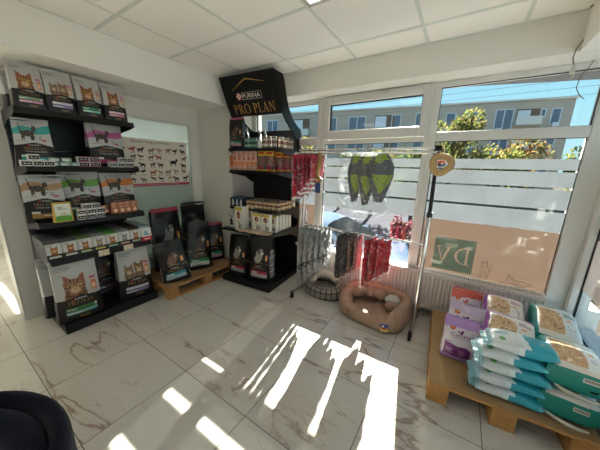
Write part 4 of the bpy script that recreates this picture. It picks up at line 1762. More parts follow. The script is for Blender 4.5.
bt = bottle('dark bottle with grey pointed cap, left of three on corner stand top shelf', sp(.255, .25, Z1), '#8c8c8a', .245)
for k, (lx, l) in enumerate(((.335, 'middle'), (.415, 'right'))):
    o = dup(bt, sp(lx, .40, Z1), 'dark bottle with grey pointed cap, %s of three on corner stand top shelf' % l)
    o.scale = (1, 1, 1.0 - .06 * k)
gc = None
for k in range(3):
    l = 'green and silver food can, %s from left on corner stand top shelf' % ORD[k]
    if gc is None:
        gc = can(l, sp(.275, .225, Z1), ('#2a5a4c', '#7f9c92', '#1d4438'), .027, .115, 'green cans on the corner stand')
    else:
        dup(gc, sp(.275 + .062 * k, .225, Z1), l)
w = MB()
w.lathe([(0, 0), (.024, 0), (.026, .01), (.026, .085), (.014, .105), (.013, .125), (0, .127)], 'print', '#d5dad8', n=16)
tag(w.build('white_bottle', loc=sp(.462, .23, Z1)), 'small white round shouldered bottle between green and brown cans', 'bottle')
bc = None
for k in range(6):
    lx, ly = ((.525, .23), (.592, .23), (.66, .235), (.695, .32), (.70, .43), (.70, .54))[k]
    l = 'brown and silver food can, %s from left on corner stand top shelf' % ORD[k]
    if bc is None:
        bc = can(l, sp(lx, ly, Z1), ('#5f4636', '#b9b3a6', '#6f5240'), .029, .125, 'brown cans on the corner stand')
    else:
        dup(bc, sp(lx, ly, Z1), l)

# ================================================================== CHROME GARMENT RACK
RY0 = 2.35
XLp, XRp = -1.455, -.192
rk = thing('garment_rack', 'chrome clothes rack on castors standing before the windows', 'clothes rack', (0, RY0, 0))
b = MB()
b.cyl((XRp, 0, .07), (XRp, 0, 1.10), .019, 'chrome')
b.build('post', rk)
b = MB()
b.cyl((XRp, 0, 1.10), (XRp - .008, 0, 1.635), .0155, 'black_metal')
b.cyl((XRp, 0, 1.085), (XRp, 0, 1.125), .024, 'black_plastic')
tag(b.build('telescopic_post', rk), 'black upper post')
for dx, h in ((0, 1.64), (.028, 1.0), (-.034, 1.0)):
    b = MB()
    b.cyl((XLp + dx, .012 * (dx > 0), .07 if dx == 0 else .1), (XLp + dx, .012 * (dx > 0), h), .013, 'chrome')
    b.build('post', rk)
b = MB()
b.cyl((XLp - .07, 0, 1.652), (XRp, 0, 1.652), .011, 'chrome')
b.box(XRp - .03, XRp + .02, -.022, .022, 1.632, 1.672, 'black_plastic', bevel=.004)
b.build('hanging_rail', rk)
b = MB()
b.cyl((XLp - .07, -.06, 1.615), (XRp - .02, -.06, 1.615), .0095, 'chrome')
b.cyl((XRp - .02, -.06, 1.615), (XRp - .005, 0, 1.635), .0095, 'chrome')
b.build('hanging_rail', rk)
b = MB()
b.cyl((XLp, 0, .838), (XRp, 0, .838), .010, 'chrome')
b.build('lower_rail', rk)
for x in (XLp, XRp):
    b = MB()
    b.cyl((x, -.20, .07), (x, .21, .07), .014, 'chrome')
    b.build('foot_bar', rk)
    for y in (-.20, .21):
        b = MB()
        b.cyl((x, y, .06), (x, y, .085), .017, 'black_plastic')
        b.cyl((x - .011, y, .027), (x + .011, y, .027), .0265, 'rubber', n=16)
        b.box(x - .015, x + .015, y - .014, y + .014, .035, .066, 'black_plastic', bevel=.004)
        b.build('castor', rk)


def cloth_mesh(w, h, th, c, seed, nu=22, nv=40, shape=None, wave=.012):
    """a folded pet garment hanging in a y-z plane, origin at its top"""
    def wid(v):
        return w / 2 * (shape(v) if shape else 1)

    def nz(a, b_, k):
        return noise.noise(Vector((a * 5 + seed * 2.3, b_ * 6, k + seed)))
    b = MB()
    for sg in (-1, 1):
        def S(u, v, sg=sg):
            e = min(1, 6 * u * (1 - u)) ** .5 * min(1, 8 * v * (1 - v) + .12) ** .5
            y = (2 * u - 1) * wid(v)
            x = sg * th / 2 * e + wave * nz(u, v * 2, 1) + .35 * wave * math.sin(u * 17 + seed)
            return (x, y, -h * (1 - v) + .03 * nz(u, 0, 7) * (1 - v))
        b.grid(S, nu, nv, 'cloth', c, flip=(sg < 0))
    return b


def sleeve_mesh(w, h, th, seed, nu=14, nv=18):
    def nz(a, b_, k):
        return noise.noise(Vector((a * 4 + seed * 1.7, b_ * 5, k + seed)))
    b = MB()
    for sg in (-1, 1):
        def S(u, v, sg=sg):
            e = min(1, 6 * u * (1 - u)) ** .5
            return (sg * th / 2 * e + .016 * nz(u, v, 2 + sg), (2 * u - 1) * w / 2 * (1 - .25 * max(0, v - .85) / .15), -h * (1 - v) + .035 * nz(u * 2, 0, 4) * (1 - v))
        b.grid(S, nu, nv, 'polythene', None, '#ffffff', flip=(sg < 0))
    return b


def hanger_mesh(w=.26, mat='black_plastic'):
    """hook over the rail and two sloping arms; origin at the rail centre"""
    b = MB()
    pts = [(0, -.016 * math.cos(t) * 1.0, .016 * math.sin(t)) for t in [PI * i / 8 for i in range(9)]]
    pts += [(0, .012, -.018), (0, .0, -.034), (0, 0, -.05)]
    b.tube(pts, .0032, mat, n=6)
    b.tube([(0, -w / 2, -.085), (0, -.02, -.052), (0, .02, -.052), (0, w / 2, -.085)], .005, mat, n=6)
    b.box(-.005, .005, -.018, .018, -.052, -.028, mat, bevel=.002)
    return b


def garment(label, x, z, rz, w, h, th, c, seed, group, sleeve=None, shape=None, yoff=0., hang='black_plastic', cat='pet clothes', drop=.05):
    t = thing('pet_garment', label, cat, (x, RY0 + yoff, z), rz, group)
    hanger_mesh(min(w * .8, .26), hang).build('hanger', t)
    cloth_mesh(w, h, th, c, seed, shape=shape).build('garment_cloth', t, loc=(0, 0, -drop))
    if sleeve:
        sleeve_mesh(w + .03, h + sleeve, th + .022, seed).build('plastic_sleeve', t, loc=(0, 0, -drop + .02))
    return t


# four red coats in polythene on the upper rail
cr = Canvas(22, 40, '#b02334')
cr.speckle(0, 0, 1, 1, ['#9c1e2e', '#bd2f40', '#c97680'], .05, 3)
cr.rect(0, .0, 1, .05, '#d9d0cf')
for k in range(5):
    garment('red quilted pet coat in clear sleeve, %s from left on the upper rail' % ORD[k], -1.50 + .050 * k, 1.652, RAD(-4 + 2 * k), .31 - .02 * (k % 2), .47 - .055 * k, .034, cr, 100 + k,
            'red pet coats on the upper rail', sleeve=.05)
# three green and grey vests
cg = Canvas(26, 44, '#57575a')
cg.poly([(.0, .98), (.75, 1), (.85, .88), (.15, .78)], '#93a832').poly([(.15, .15), (.62, .62), (.98, .52), (.90, .30)], '#57575a')
cg.poly([(.12, .58), (.95, .56), (.78, .36), (.50, .16), (.22, .34)], '#8fa62f')
cg.speckle(0, 0, 1, 1, ['#4a4a4d', '#606064'], .06, 5)


def vest_shape(v):
    # v = 1 at the neck: narrow collar, wide shoulder and waist, tapering leg end
    pts = [(0, .34), (.15, .52), (.35, .80), (.55, 1.0), (.75, .96), (.88, .70), (1, .42)]
    for (a, p), (b_, q) in zip(pts, pts[1:]):
        if a <= v <= b_:
            return p + (q - p) * (v - a) / (b_ - a)
    return .4


for k, (x, r, w_, h_) in enumerate(((-.875, 50, .165, .455), (-.765, 54, .175, .475), (-.635, 58, .235, .44))):
    garment('green and grey padded pet vest, %s on the upper rail' % ('left of three', 'middle of three', 'right of three')[k], x, 1.652, RAD(-r), w_, h_, .06, cg, 120 + k,
            'green and grey pet vests on the upper rail', shape=vest_shape, drop=.04)
sl = MB()
for sg in (-1, 1):
    def S(u, v, sg=sg):
        n_ = noise.noise(Vector((u * 6, v * 6, sg * 3)))
        return (-.24 + .50 * u * 1.0, sg * (.17 * min(1, 5 * u * (1 - u)) ** .5) + .02 * n_, -.60 * (1 - v) + .03 * noise.noise(Vector((u * 7, 2, 3))) * (1 - v) + .10 * (abs(u - .45) ** 1.5) * (1 - v))
    sl.grid(S, 20, 22, 'polythene', None, '#ffffff', flip=(sg < 0))
tag(sl.build('polythene_cover', loc=(-.80, RY0, 1.615)), 'clear crinkled polythene cover hanging over the three green vests', 'plastic cover')
# tan harness with price tag beside the red coats
t = thing('chew_harness', 'tan leather strap toy with blue tag hanging on the upper rail', 'dog toy', (-1.255, RY0 - .06, 1.615))
b = MB()
b.tube([(0, -.01, .01), (.02, 0, -.02), (.01, 0, -.10), (-.012, 0, -.18), (-.006, 0, -.23), (.028, .005, -.27), (.045, .0, -.25)], [.004, .018, .024, .026, .022, .02, .012], 'chew_hide', n=8)
b.tube([(-.006, 0, -.22), (-.03, 0, -.27), (-.02, 0, -.285), (.03, .0, -.285)], [.018, .014, .012, .012], 'chew_hide', n=8)
b.build('strap', t)
b = MB()
b.box(-.03, .03, -.003, .003, -.40, -.29, 'print', '#28407a', bevel=.002)
b.build('blue_tag', t)

# beige chew ring hanging from the rack's right end
t = thing('chew_ring', 'beige rawhide ring with blue and orange label hanging at rack end', 'dog chew', (-.158, RY0 - .045, 1.525))
b = MB()
pts = []
for i in range(28):
    a = 2 * PI * i / 28
    rr = .064 + .005 * math.sin(3 * a + 1)
    pts.append((rr * math.cos(a), .010 * math.sin(2 * a), rr * math.sin(a) * 1.02))
b.tube(pts, .026, 'tape_beige', n=10, closed=True)
b.build('ring', t)
b = MB()
c = Canvas(24, 24, '#e9e6df')
c.rect(.1, .25, .9, .55, '#22407a').rect(.1, .55, .9, .9, '#d8632b').ell(.6, .55, .16, .12, '#eaeaf0').rect(.2, .1, .6, .2, '#22407a')
b.grid(lambda u, v: (-.03 + .06 * u, -.012, -.028 + .06 * v), 24, 24, 'card', c, smooth=False)
b.box(-.03, .03, -.0115, -.009, -.028, .032, 'card', '#e9e6df')
b.build('label_card', t)
b = MB()
b.tube([(0, 0, .05), (.006, .02, .09), (.0, .045, .145)], .002, 'connector', n=6)
b.build('string', t)

# lower rail: grey printed, brown and red garments
cw = Canvas(22, 40, '#aeaaa8')
r_ = random.Random(4)
for q in range(16):  # upright streaks: highlights of the shiny sleeves painted into the cloth colour
    u = r_.random()
    cw.rect(u, r_.uniform(0, .4), u + r_.uniform(.04, .10), r_.uniform(.5, 1), r_.choice(['#8b8785', '#c9c5c2', '#6d6a69', '#bdb9b6']))
for q in range(5):
    u, v = r_.uniform(.1, .9), r_.uniform(.1, .9)
    cw.ell(u, v, .12, .05, '#4a4648').ell(u, v, .08, .03, '#b5b1ae')
for k in range(6):
    garment('grey patterned pet garment in shiny sleeve, %s from left on the lower rail' % ORD[k], -1.405 + .056 * k, .838, RAD(-6 + 5 * k), .30, .66 - .065 * k, .03, cw, 140 + k,
            'grey patterned pet clothes on the lower rail', sleeve=.05, drop=.03)
cb = Canvas(22, 40, '#6a5348')
cb.speckle(0, 0, 1, 1, ['#4d3c35', '#8c776b', '#7c665a'], .14, 12)
cb2 = Canvas(22, 40, '#4f4a48')
cb2.speckle(0, 0, 1, 1, ['#46413f', '#5d5654'], .2, 13)
cb3 = Canvas(22, 40, '#8a5f5c')
cb3.speckle(0, 0, 1, 1, ['#a8807c', '#5f4644'], .14, 14)
for k, (x, cc, nm) in enumerate(((-.955, cb2, 'dark brown'), (-.900, cb2, 'grey brown'), (-.845, cb, 'brown'), (-.79, cb3, 'dusty pink'))):
    garment('%s knitted pet jumper on the lower rail, %s from left of its bunch' % (nm, ORD[k]), x, .838, RAD(-8 + 3 * k), .27 - .015 * k, .47 - .045 * k, .04, cc, 160 + k,
            'brown pet jumpers on the lower rail', sleeve=.04 if k == 3 else None, drop=.03)
cq = Canvas(22, 40, '#b8192b')
cq.speckle(0, 0, 1, 1, ['#9c1422', '#cf2c3c', '#d98c90'], .05, 15)
for k, x in enumerate((-.665, -.60, -.53)):
    garment('bright red pet coat in clear sleeve, %s of three on the lower rail' % ('left', 'middle', 'right')[k], x, .838, RAD(-14 - 4 * k), .25 - .02 * k, .45 - .06 * k, .042, cq, 170 + k,
            'bright red pet coats on the lower rail', sleeve=.05, drop=.03)


# ================================================================== PET BEDS
def sring(a, b_, n_exp, t):
    ct, st = math.cos(t), math.sin(t)
    return (a * math.copysign(abs(ct) ** (2 / n_exp), ct), b_ * math.copysign(abs(st) ** (2 / n_exp), st))


def bolster(a, b_, n_exp, hz, thick, mat, nt=64, ns=16, seed=0, base=0., quilt=0.):
    """padded wall round a bed: an outline swept with a tall rounded section, height hz(angle)"""
    mb = MB()

    def S(u, v):
        t = 2 * PI * u
        x, y = sring(a, b_, n_exp, t)
        x2, y2 = sring(a, b_, n_exp, t + .01)
        tx, ty = x2 - x, y2 - y
        l = math.hypot(tx, ty) or 1
        nx, ny = ty / l, -tx / l
        h = hz(t)
        ph = 2 * PI * v - PI / 2
        e = 1.35
        ox = thick / 2 * math.copysign(abs(math.cos(ph)) ** (1 / e), math.cos(ph))
        oz = h / 2 * math.copysign(abs(math.sin(ph)) ** (1 / e), math.sin(ph)) + h / 2
        k = noise.noise(Vector((x * 8 + seed, y * 8, oz * 8))) * .010 - quilt * (1 - abs(math.sin(15 * t + 5 * oz))) ** 3
        return (x + nx * (ox + k), y + ny * (ox + k), base + max(0, oz + (k if oz > .02 else 0)))
    mb.grid(S, nt, ns, mat)
    return mb


bed = thing('pet_bed', 'rectangular tan padded pet bed with knotted cushion under the clothes rack', 'pet bed', (-.575, 2.375, 0), RAD(-6))


def bz(t):
    # front (t = -90 deg) dips low, back and ends stand high
    f = max(0, math.cos(t + PI / 2)) ** 2
    bk = max(0, math.cos(t - PI / 2)) ** 2
    return .245 - .105 * f + .01 * bk


bolster(.285, .215, 3.6, bz, .115, 'tan_fabric', 200, 24, 3, quilt=.010).build('bolster', bed)
b = MB()
b.grid(lambda u, v: (lambda p: (p[0] * v, p[1] * v, .085 + .03 * (1 - v ** 3) - .008 * (1 - abs(math.sin(p[0] * v * 38 + p[1] * v * 14))) ** 3 + .006 * noise.noise(Vector((p[0] * v * 14, p[1] * v * 14, 1)))))(sring(.24, .17, 3, 2 * PI * u)), 48, 12, 'tan_fabric')
b.grid(lambda u, v: (lambda p: (p[0] * v, p[1] * v, .004))(sring(.28, .21, 3, 2 * PI * u)), 48, 2, 'tan_fabric', flip=True)
b.build('cushion', bed)
b = MB()
# bow tied shape: two flaring ends through a tight knot
for sg in (-1, 1):
    b.tube([(-.09, .08, .185), (-.09 + sg * .03, .075, .195), (-.09 + sg * .075, .055 + .03 * sg, .20), (-.09 + sg * .125, .035 + .05 * sg, .195), (-.09 + sg * .15, .03 + .06 * sg, .185)], [.042, .036, .050, .064, .038], 'tan_fabric', n=14)
b.tube([(-.13, .135, .17), (-.10, .105, .215), (-.08, .06, .215), (-.06, .015, .17)], [.03, .04, .04, .03], 'tan_fabric', n=12)
b.build('knotted_cushion', bed)
b = MB()
b.tube([(.09, .06, .175), (.13, .065, .19), (.18, .08, .19), (.21, .085, .175)], [.03, .05, .052, .03], 'fleece', n=12)
b.build('fleece_toy', bed)
b = MB()
b.tube([(.12, -.03, .15), (.15, -.02, .16), (.19, .0, .16), (.215, .02, .15)], [.03, .048, .05, .03], 'tan_fabric', n=12)
b.build('roll_cushion', bed)
b = MB()
c = Canvas(26, 26, '#d9b03a')
c.rect(0, .55, 1, 1, '#2a4f9a').ell(.5, .5, .25, .2, '#b8352f').rect(.1, .1, .9, .25, '#e9e2cf').ell(.35, .72, .15, .12, '#e9e2cf')
b.grid(lambda u, v: (-.034 + .068 * u, -.004 - .006 * math.sin(PI * v), .0 + .07 * v), 26, 26, 'print', c, smooth=False)
b.box(-.034, .034, -.004, -.001, 0, .07, 'print', '#d9b03a')
b.build('label_card', bed, loc=(.205, -.272, .04), rot=(RAD(-12), 0, RAD(20)))

rb = thing('pet_bed', 'round black and white plaid pet bed with cream fleece rim under rack', 'pet bed', (-1.20, 2.455, 0))
bolster(.20, .125, 2.1, lambda t: .18 + .045 * math.sin(t), .10, 'plaid', 72, 18, 8).build('bolster', rb)
b = MB()
b.tube([(.145 * math.cos(t), .09 * math.sin(t), .175 + .045 * math.sin(t)) for t in [RAD(20) + RAD(200) * i / 20 for i in range(21)]], [.025] + [.042] * 19 + [.025], 'fleece', n=12)
b.build('fleece_rim', rb)
b = MB()
b.grid(lambda u, v: (lambda p: (p[0] * v, p[1] * v, .085 + .02 * (1 - v ** 2)))(sring(.17, .10, 2, 2 * PI * u)), 48, 8, 'plaid')
b.grid(lambda u, v: (lambda p: (p[0] * v, p[1] * v, .004))(sring(.20, .12, 2, 2 * PI * u)), 48, 2, 'plaid', flip=True)
b.build('cushion', rb)
# ================================================================== PALLET OF CAT LITTER AND PADS BY THE RIGHT WINDOW
PA = RAD(4)
PO = Vector((.005, 1.60, 0))
euro_pallet('wooden pallet with brown cardboard sheet carrying litter bags by right windows', PO, PA, .80, .98, 'cardboard', across=True)
ZR = .1455


def litter_canvas(base, low, script, fmt=(56, 72)):
    c = Canvas(fmt[0], fmt[1], '#cfc6d2')
    c.rect(0, .80, 1, 1, base)
    c.poly([(0, .78), (.3, .84), (.7, .79), (1, .82), (1, 1), (0, 1)], base)
    c.poly([(0, 0), (1, 0), (1, .30), (.85, .40), (.55, .36), (.12, .44), (0, .46)], '#cfc6d2')
    c.poly([(.06, .06), (.84, .04), (.86, .30), (.72, .38), (.42, .36), (.05, .42)], low)
    c.rect(0, 0, 1, .09, base)
    c.ell(.24, .78, .08, .045, '#b8343a').ell(.24, .785, .04, .02, '#e3b24a')
    # sitting cat over the script
    c.ell(.52, .695, .05, .04, low).ell(.555, .735, .03, .025, low).poly([(.45, .68), (.40, .73), (.43, .735), (.49, .70)], low)
    c.lines(.10, .10, .40, .30, 4, '#c9a3c9', 3, .35)
    c.lines(.50, .12, .80, .30, 4, '#b78cb8', 4, .35)
    c.lines(.06, .43, .42, .47, 1, low, 4, .5)
    c.rect(.26, .535, .84, .553, '#8d6a98')
    return c


tx = [('Catlitter', .20, .585, .90, .685, '#5a2468')]
pet_bag('litter_bag', 'purple and white cat litter bag, frontmost of three on right pallet', litter_canvas('#b08cc8', '#6a1f6e', 0), .205, .29, .115, (.150, 1.965, ZR), (RAD(-6), 0, .06), seed=201, texts=tx,
        crumple=.020, pinch=.22, taper=.0)
pet_bag('litter_bag', 'white and violet cat litter bag between the purple and pink bags', litter_canvas('#c4b4cf', '#7a3f88', 0), .235, .305, .13, (.18, 2.15, ZR), (RAD(-16), 0, -.06), seed=202, texts=tx,
        crumple=.040, pinch=.45, taper=-.02)
pet_bag('litter_bag', 'coral pink cat litter bag at the back against the radiator', litter_canvas('#c9584f', '#c04a44', 0), .215, .325, .12, (.175, 2.40, ZR), (RAD(-16), 0, -.06), seed=203, texts=tx,
        crumple=.045, pinch=.55, taper=-.02)
b = MB()
b.tube([(.0, 0, 0), (.035, -.004, -.012), (.075, -.01, -.035), (.095, -.012, -.05)], [.012, .016, .014, .006], 'print', '#9a6cb4', n=8)
tag(b.build('bag_tail', loc=(.235, 1.985, .452)), None)
bpy.data.objects['bag_tail'].parent = bpy.data.objects['litter_bag']
bpy.data.objects['bag_tail'].location = (.090, -.01, .287)


def slab_mesh(w, l, h, c, side, seed=0, nexp=5., puff=.15, crimp=0., nu=72, nv=72, texts=(), crumple=.004, sidefn=None):
    """soft block lying flat: puffed top and bottom sharing a rounded-rectangle outline; top printed"""
    def nz(x, y, k):
        return noise.noise(Vector((x * 9 + seed * 1.9, y * 9, k + seed)))

    def prof(u, v):
        a, d = abs(2 * u - 1), abs(2 * v - 1)
        return ((1 - a ** nexp) ** (1 / nexp)) * ((1 - d ** nexp) ** (1 / nexp))

    def shape(u, v, sg):
        e = prof(u, v)
        k = (1 - puff) * e + puff * e * (1 - .5 * ((2 * u - 1) ** 2 + (2 * v - 1) ** 2))
        x = (u - .5) * w
        y = (v - .5) * l
        z = h / 2 + sg * (h / 2 * k) + crumple * nz(x, y, sg) * e
        return (x + crumple * nz(y, z, 5), y + crumple * nz(x, z, 6), max(z, .0))

    def rp(t):        # concentrate samples near the edges so the sides are well resolved
        s_ = 2 * t - 1
        return .5 + .5 * math.copysign(1 - (1 - abs(s_)) ** 1.9, s_)
    b = MB()
    V = []
    F, C = [], []
    cc = lin(side)
    for sg in (1, -1):
        def S(u, v, sg=sg):
            return shape(rp(u), rp(v), sg)
        cv = Canvas(nu, nv, side)
        for j in range(nv):
            for i in range(nu):
                uu, vv = rp((i + .5) / nu), rp((j + .5) / nv)
                z = shape(uu, vv, sg)[2]
                if sg > 0 and z > h * .80:
                    cv.a[j, i] = c.at(uu, vv)
                elif sidefn:
                    cv.a[j, i] = lin(sidefn(uu, vv, z / h))
        b.grid(S, nu, nv, 'print', cv, flip=(sg < 0))
    for s, u0, v0, u1, v1, colr in texts:
        b.text(s, lambda u, v: (lambda p: (p[0], p[1], p[2] + .002))(shape(u, v, 1)), u0, v0, u1, v1, colr)
    return b


def chips_canvas(edge, fmt=(96, 96), chips=('#c9a882', '#a98258', '#e0c8a6', '#8f6b48'), top='#d9d5d0', title='#7d2a78', seed=1):
    c = Canvas(fmt[0], fmt[1], '#d6d2cc')
    c.rect(.0, 0, .10, 1, edge)
    c.rect(0, .84, 1, 1, edge)
    c.lines(.2, .90, .8, .97, 1, '#e3dbe6', seed, .6)
    c.poly([(.12, .10), (.62, .08), (.66, .50), (.50, .74), (.14, .78)], '#c2a07a')
    m = (c.a[..., 0] > 0)
    r = random.Random(seed)
    for k in range(70):
        u, v = r.uniform(.15, .60), r.uniform(.12, .70)
        c.ell(u, v, r.uniform(.02, .06), r.uniform(.008, .02), r.choice(chips), r.uniform(0, 3.1))
    c.poly([(.62, .05), (.98, .05), (.98, .85), (.55, .85), (.68, .50)], top)
    c.ell(.80, .30, .09, .07, '#8d8f9a').ell(.80, .30, .075, .058, '#d9d9dc').ell(.78, .50, .05, .035, '#d88a4a').lines(.68, .60, .92, .75, 3, title, 2, .4)
    return c


def flat_bag(name, label, c, w, l, h, loc, rz, side, seed, group=None, cat='bag', texts=(), handle=None, parts=None, rx=0., ry=0., **kw):
    b = slab_mesh(w, l, h, c, side, seed, texts=texts, **kw)
    o = b.build(name, loc=loc, rot=(rx, ry, rz))
    tag(o, label, cat, group)
    if handle:
        k = MB()
        pts = handle
        k.tube(pts, .006, 'polythene', n=8)
        k.build('carry_handle', o)
    return o


CAPT = []
pc = chips_canvas('#8a3f96', seed=2)
pside = lambda u, v, z: '#7d3a88' if v > .97 else ('#d9d6d8' if u > .02 or z > .3 else '#2f7f7a')
H1 = .165
arch = [(-.05, .14, .12), (-.045, .165, .16), (-.02, .18, .185), (.02, .18, .185), (.045, .165, .16), (.05, .14, .12)]
flat_bag('litter_bag', 'white litter bag with purple rim and wood chips, top of the back purple stack', pc, .255, .30, H1, (.415, 2.365, ZR + .170), RAD(-5), '#d9d6d8', 211, texts=CAPT, sidefn=pside, rx=RAD(7), handle=arch, crumple=.007)
flat_bag('litter_bag', 'white litter bag under another at the back purple stack', pc, .255, .30, H1, (.415, 2.365, ZR), RAD(-3), '#d9d6d8', 212, sidefn=pside)
flat_bag('litter_bag', 'white litter bag with purple rim and wood chips, top of the front purple stack', pc, .27, .285, H1, (.405, 2.015, ZR + .185), RAD(-7), '#d9d6d8', 213, texts=CAPT, sidefn=pside, rx=RAD(12), handle=arch, crumple=.008)
flat_bag('litter_bag', 'white litter bag lowest in the front purple stack', pc, .26, .28, H1, (.405, 2.03, ZR), RAD(-4), '#d9d6d8', 214, sidefn=pside)
# teal bags
tc = chips_canvas('#1f8a86', chips=('#b9906a', '#9a714c', '#d6b894', '#80603f'), seed=5, title='#1f6f6c', top='#c9d2d6')
tsd = lambda u, v, z: '#0f7f74' if z < .92 else '#1b8a86'
CAPB = []
flat_bag('litter_bag', 'teal litter bag with wood chip picture, top at the back beside side window', tc, .235, .42, .185, (.685, 2.275, ZR + .175), RAD(-6), '#12847a', 221, texts=CAPB, sidefn=tsd, rx=RAD(4), handle=[(p[0], p[1] + .045, p[2] + .02) for p in arch], crumple=.006)
flat_bag('litter_bag', 'teal litter bag lying under another at the back', tc, .235, .42, .175, (.685, 2.275, ZR), RAD(-5), '#12847a', 222, sidefn=tsd)
cc2 = chips_canvas('#2f9a94', chips=('#e0c09c', '#c49a70', '#efdcc0', '#a87d55'), seed=8, title='#1f6f6c', top='#dde3e4')


def barcode(o, y, z, w=.06):
    b = MB()
    b.box(-w / 2, w / 2, -.002, 0, 0, .026, 'card', '#cfd0cc')
    for k in range(9):
        b.box(-w / 2 + .005 + k * .006, -w / 2 + .008 + k * .006, -.0026, -.002, .008, .022, 'card', '#2a2a2a')
    b.build('barcode_label', o, loc=(.045, y, z))


def white_handle(o, y, z):
    b = MB()
    b.tube([(-.08, y + .015, z), (-.05, y - .014, z - .006), (0, y - .022, z - .014), (.05, y - .020, z - .02), (.09, y - .01, z - .02)], [.006, .010, .011, .010, .006], 'fleece', n=8)
    tag(b.build('carry_handle', o), 'white carry handle')


for k, (z, l) in enumerate(((ZR, 'large teal litter bag lowest in the front right stack'), (ZR + .185, 'large teal litter bag with pale wood chips, top of the front right stack'))):
    o = flat_bag('litter_bag', l, cc2, .245, .30, .18, (.665, 1.855, z), RAD(-2), '#0f877b', 231 + k, sidefn=lambda u, v, z: '#0e8278' if z < .45 or z > .52 else '#0a5f58', handle=None, crumple=.005, texts=CAPB)
    barcode(o, -.1525, .10)
    white_handle(o, -.145, .03)
    if k:
        b = MB()
        b.tube([(-.012, 0, 0), (.0, 0, .004), (.012, 0, .002), (.02, 0, .010)], [.004, .008, .007, .005], 'black_plastic', n=8)
        b.build('cat_emblem', o, loc=(.06, -.150, .055))

# stack of wrapped white and teal pad packs
pcv = Canvas(120, 60, '#d3d9dc')
pcv.rect(.52, 0, 1, 1, '#2f9fb4').poly([(.0, .0), (.55, .0), (.40, .4), (.55, 1), (.0, 1)], '#d3d9dc').poly([(.52, 0), (.62, 0), (.5, .5), (.60, 1), (.5, 1), (.42, .45)], '#d9e6ea')
pcv.ell(.20, .30, .05, .10, '#5a9f5a').lines(.12, .55, .38, .85, 3, '#6fa3b4', 3, .4).ell(.80, .5, .02, .05, '#d9c46a').rect(.0, 0, .06, 1, '#a9cfd9').rect(.94, 0, 1, 1, '#5fb4c4')


def pad_pack(label, loc, rz, seed, w=.315, flip=False):
    def sidef(u, v, z):
        return tuple(pcv.at(u, .4))
    b = slab_mesh(w, .165, .078, pcv, '#c9dfe4', seed, nexp=3.2, puff=.3, crumple=.016, nu=96, nv=40, sidefn=sidef)
    o = b.build('pad_pack', loc=loc, rot=(0, 0, rz))
    tag(o, label, 'pack of pads', 'stacked pad packs on the right pallet')
    for sg in (-1, 1):
        k = MB()

        def S(u, v, sg=sg):
            return (sg * (w / 2 - .02 + .05 * u), (v - .5) * .15 * (1 - .15 * u), .038 + .012 * noise.noise(Vector((u * 4, v * 7, seed + sg))) - .012 * u)
        k.grid(S, 5, 14, 'print', None, '#8fc4d0')
        k.build('crimped_end', o)
    return o


hts = ['lowest', 'second from bottom', 'middle', 'second from top', 'topmost']
for k in range(5):
    pad_pack('wrapped pack of white and teal pads, %s of its stack at pallet front' % hts[k], (.405 + (.0, -.012, .010, -.015, .02)[k], 1.755 + .004 * k, ZR + .0775 * k), PA + RAD((-2, 3, 0, 4, 2)[k]), 240 + k)
b = MB()
b.grid(lambda u, v: (-.03 + .06 * u, -.05 + .10 * v, .006 + .012 * noise.noise(Vector((u * 3, v * 4, 2)))), 8, 10, 'polythene')
for k in range(3):
    b.cyl((-.005, -.025 + .016 * k, .016), (-.005, -.025 + .016 * k, .0165), .005, 'black_plastic', n=8)
o = b.build('plastic_flap', loc=(.222, 1.70, ZR + .004), rot=(0, 0, .1))
tag(o, 'clear plastic wrapper flap with dark dots lying by the pad packs', 'plastic wrapper')

# ================================================================== ROUND NAVY SEAT
tub = thing('tub_chair', 'navy blue felt round backed tub chair at the lower left corner', 'chair', (-.858, -.215, 0), 0)
ZT, RT = .80, .34


def tub_wall(r0, r1, z0, z1, a0, a1, mat, name, round_top=.035):
    b = MB()

    def S(u, v):
        t = a0 + (a1 - a0) * u
        # section: outside up, rounded top, inside down
        k = v * 3
        if k < 1:
            r, z = r1, z0 + (z1 - round_top - z0) * k
        elif k < 2:
            ph = PI * (k - 1)
            r = (r0 + r1) / 2 + (r1 - r0) / 2 * math.cos(ph)
            z = z1 - round_top + round_top * math.sin(ph)
        else:
            r, z = r0, z1 - round_top - (z1 - round_top - z0) * (k - 2)
        return (r * math.cos(t), r * math.sin(t), z)
    b.grid(S, 56, 30, mat)
    for u in (0, 1):
        b.add([S(u, v / 30) for v in range(31)], [tuple(range(31))], mat)
    return b.build(name, tub)


tub_wall(RT - .045, RT, .14, ZT, RAD(-20), RAD(200), 'navy_fabric', 'backrest')
tub_wall(RT - .125, RT - .049, .40, ZT - .004, RAD(-18), RAD(198), 'navy_fabric', 'inner_padding', .036)
b = MB()
b.lathe([(0, .26), (RT - .10, .26), (RT - .08, .30), (RT - .08, .40), (RT - .11, .44), (0, .455)], 'navy_fabric', n=40)
b.build('seat', tub)
for a in (45, 135, 225, 315):
    b = MB()
    b.cyl((.2 * math.cos(RAD(a)), .2 * math.sin(RAD(a)), .27), (.24 * math.cos(RAD(a)), .24 * math.sin(RAD(a)), 0), .02, 'black_metal', r1=.012)
    b.build('leg', tub)
# ================================================================== OUTSIDE
GZ = -1.0
b = MB()
b.add([(-70, 2.95, GZ), (70, 2.95, GZ), (70, 120, GZ), (-70, 120, GZ)], [(0, 1, 2, 3)], 'paving')
b.add([(1.07, -20, GZ), (70, -20, GZ), (70, 2.95, GZ), (1.07, 2.95, GZ)], [(0, 1, 2, 3)], 'brick_paving')
struct('ground_paving', b)
b = MB()
b.box(-60, 60, 8.2, 15.5, GZ - .1, GZ + .004, 'asphalt')
b.box(-60, 60, 8.0, 8.2, GZ - .1, GZ + .12, 'facade_light')
struct('road', b)
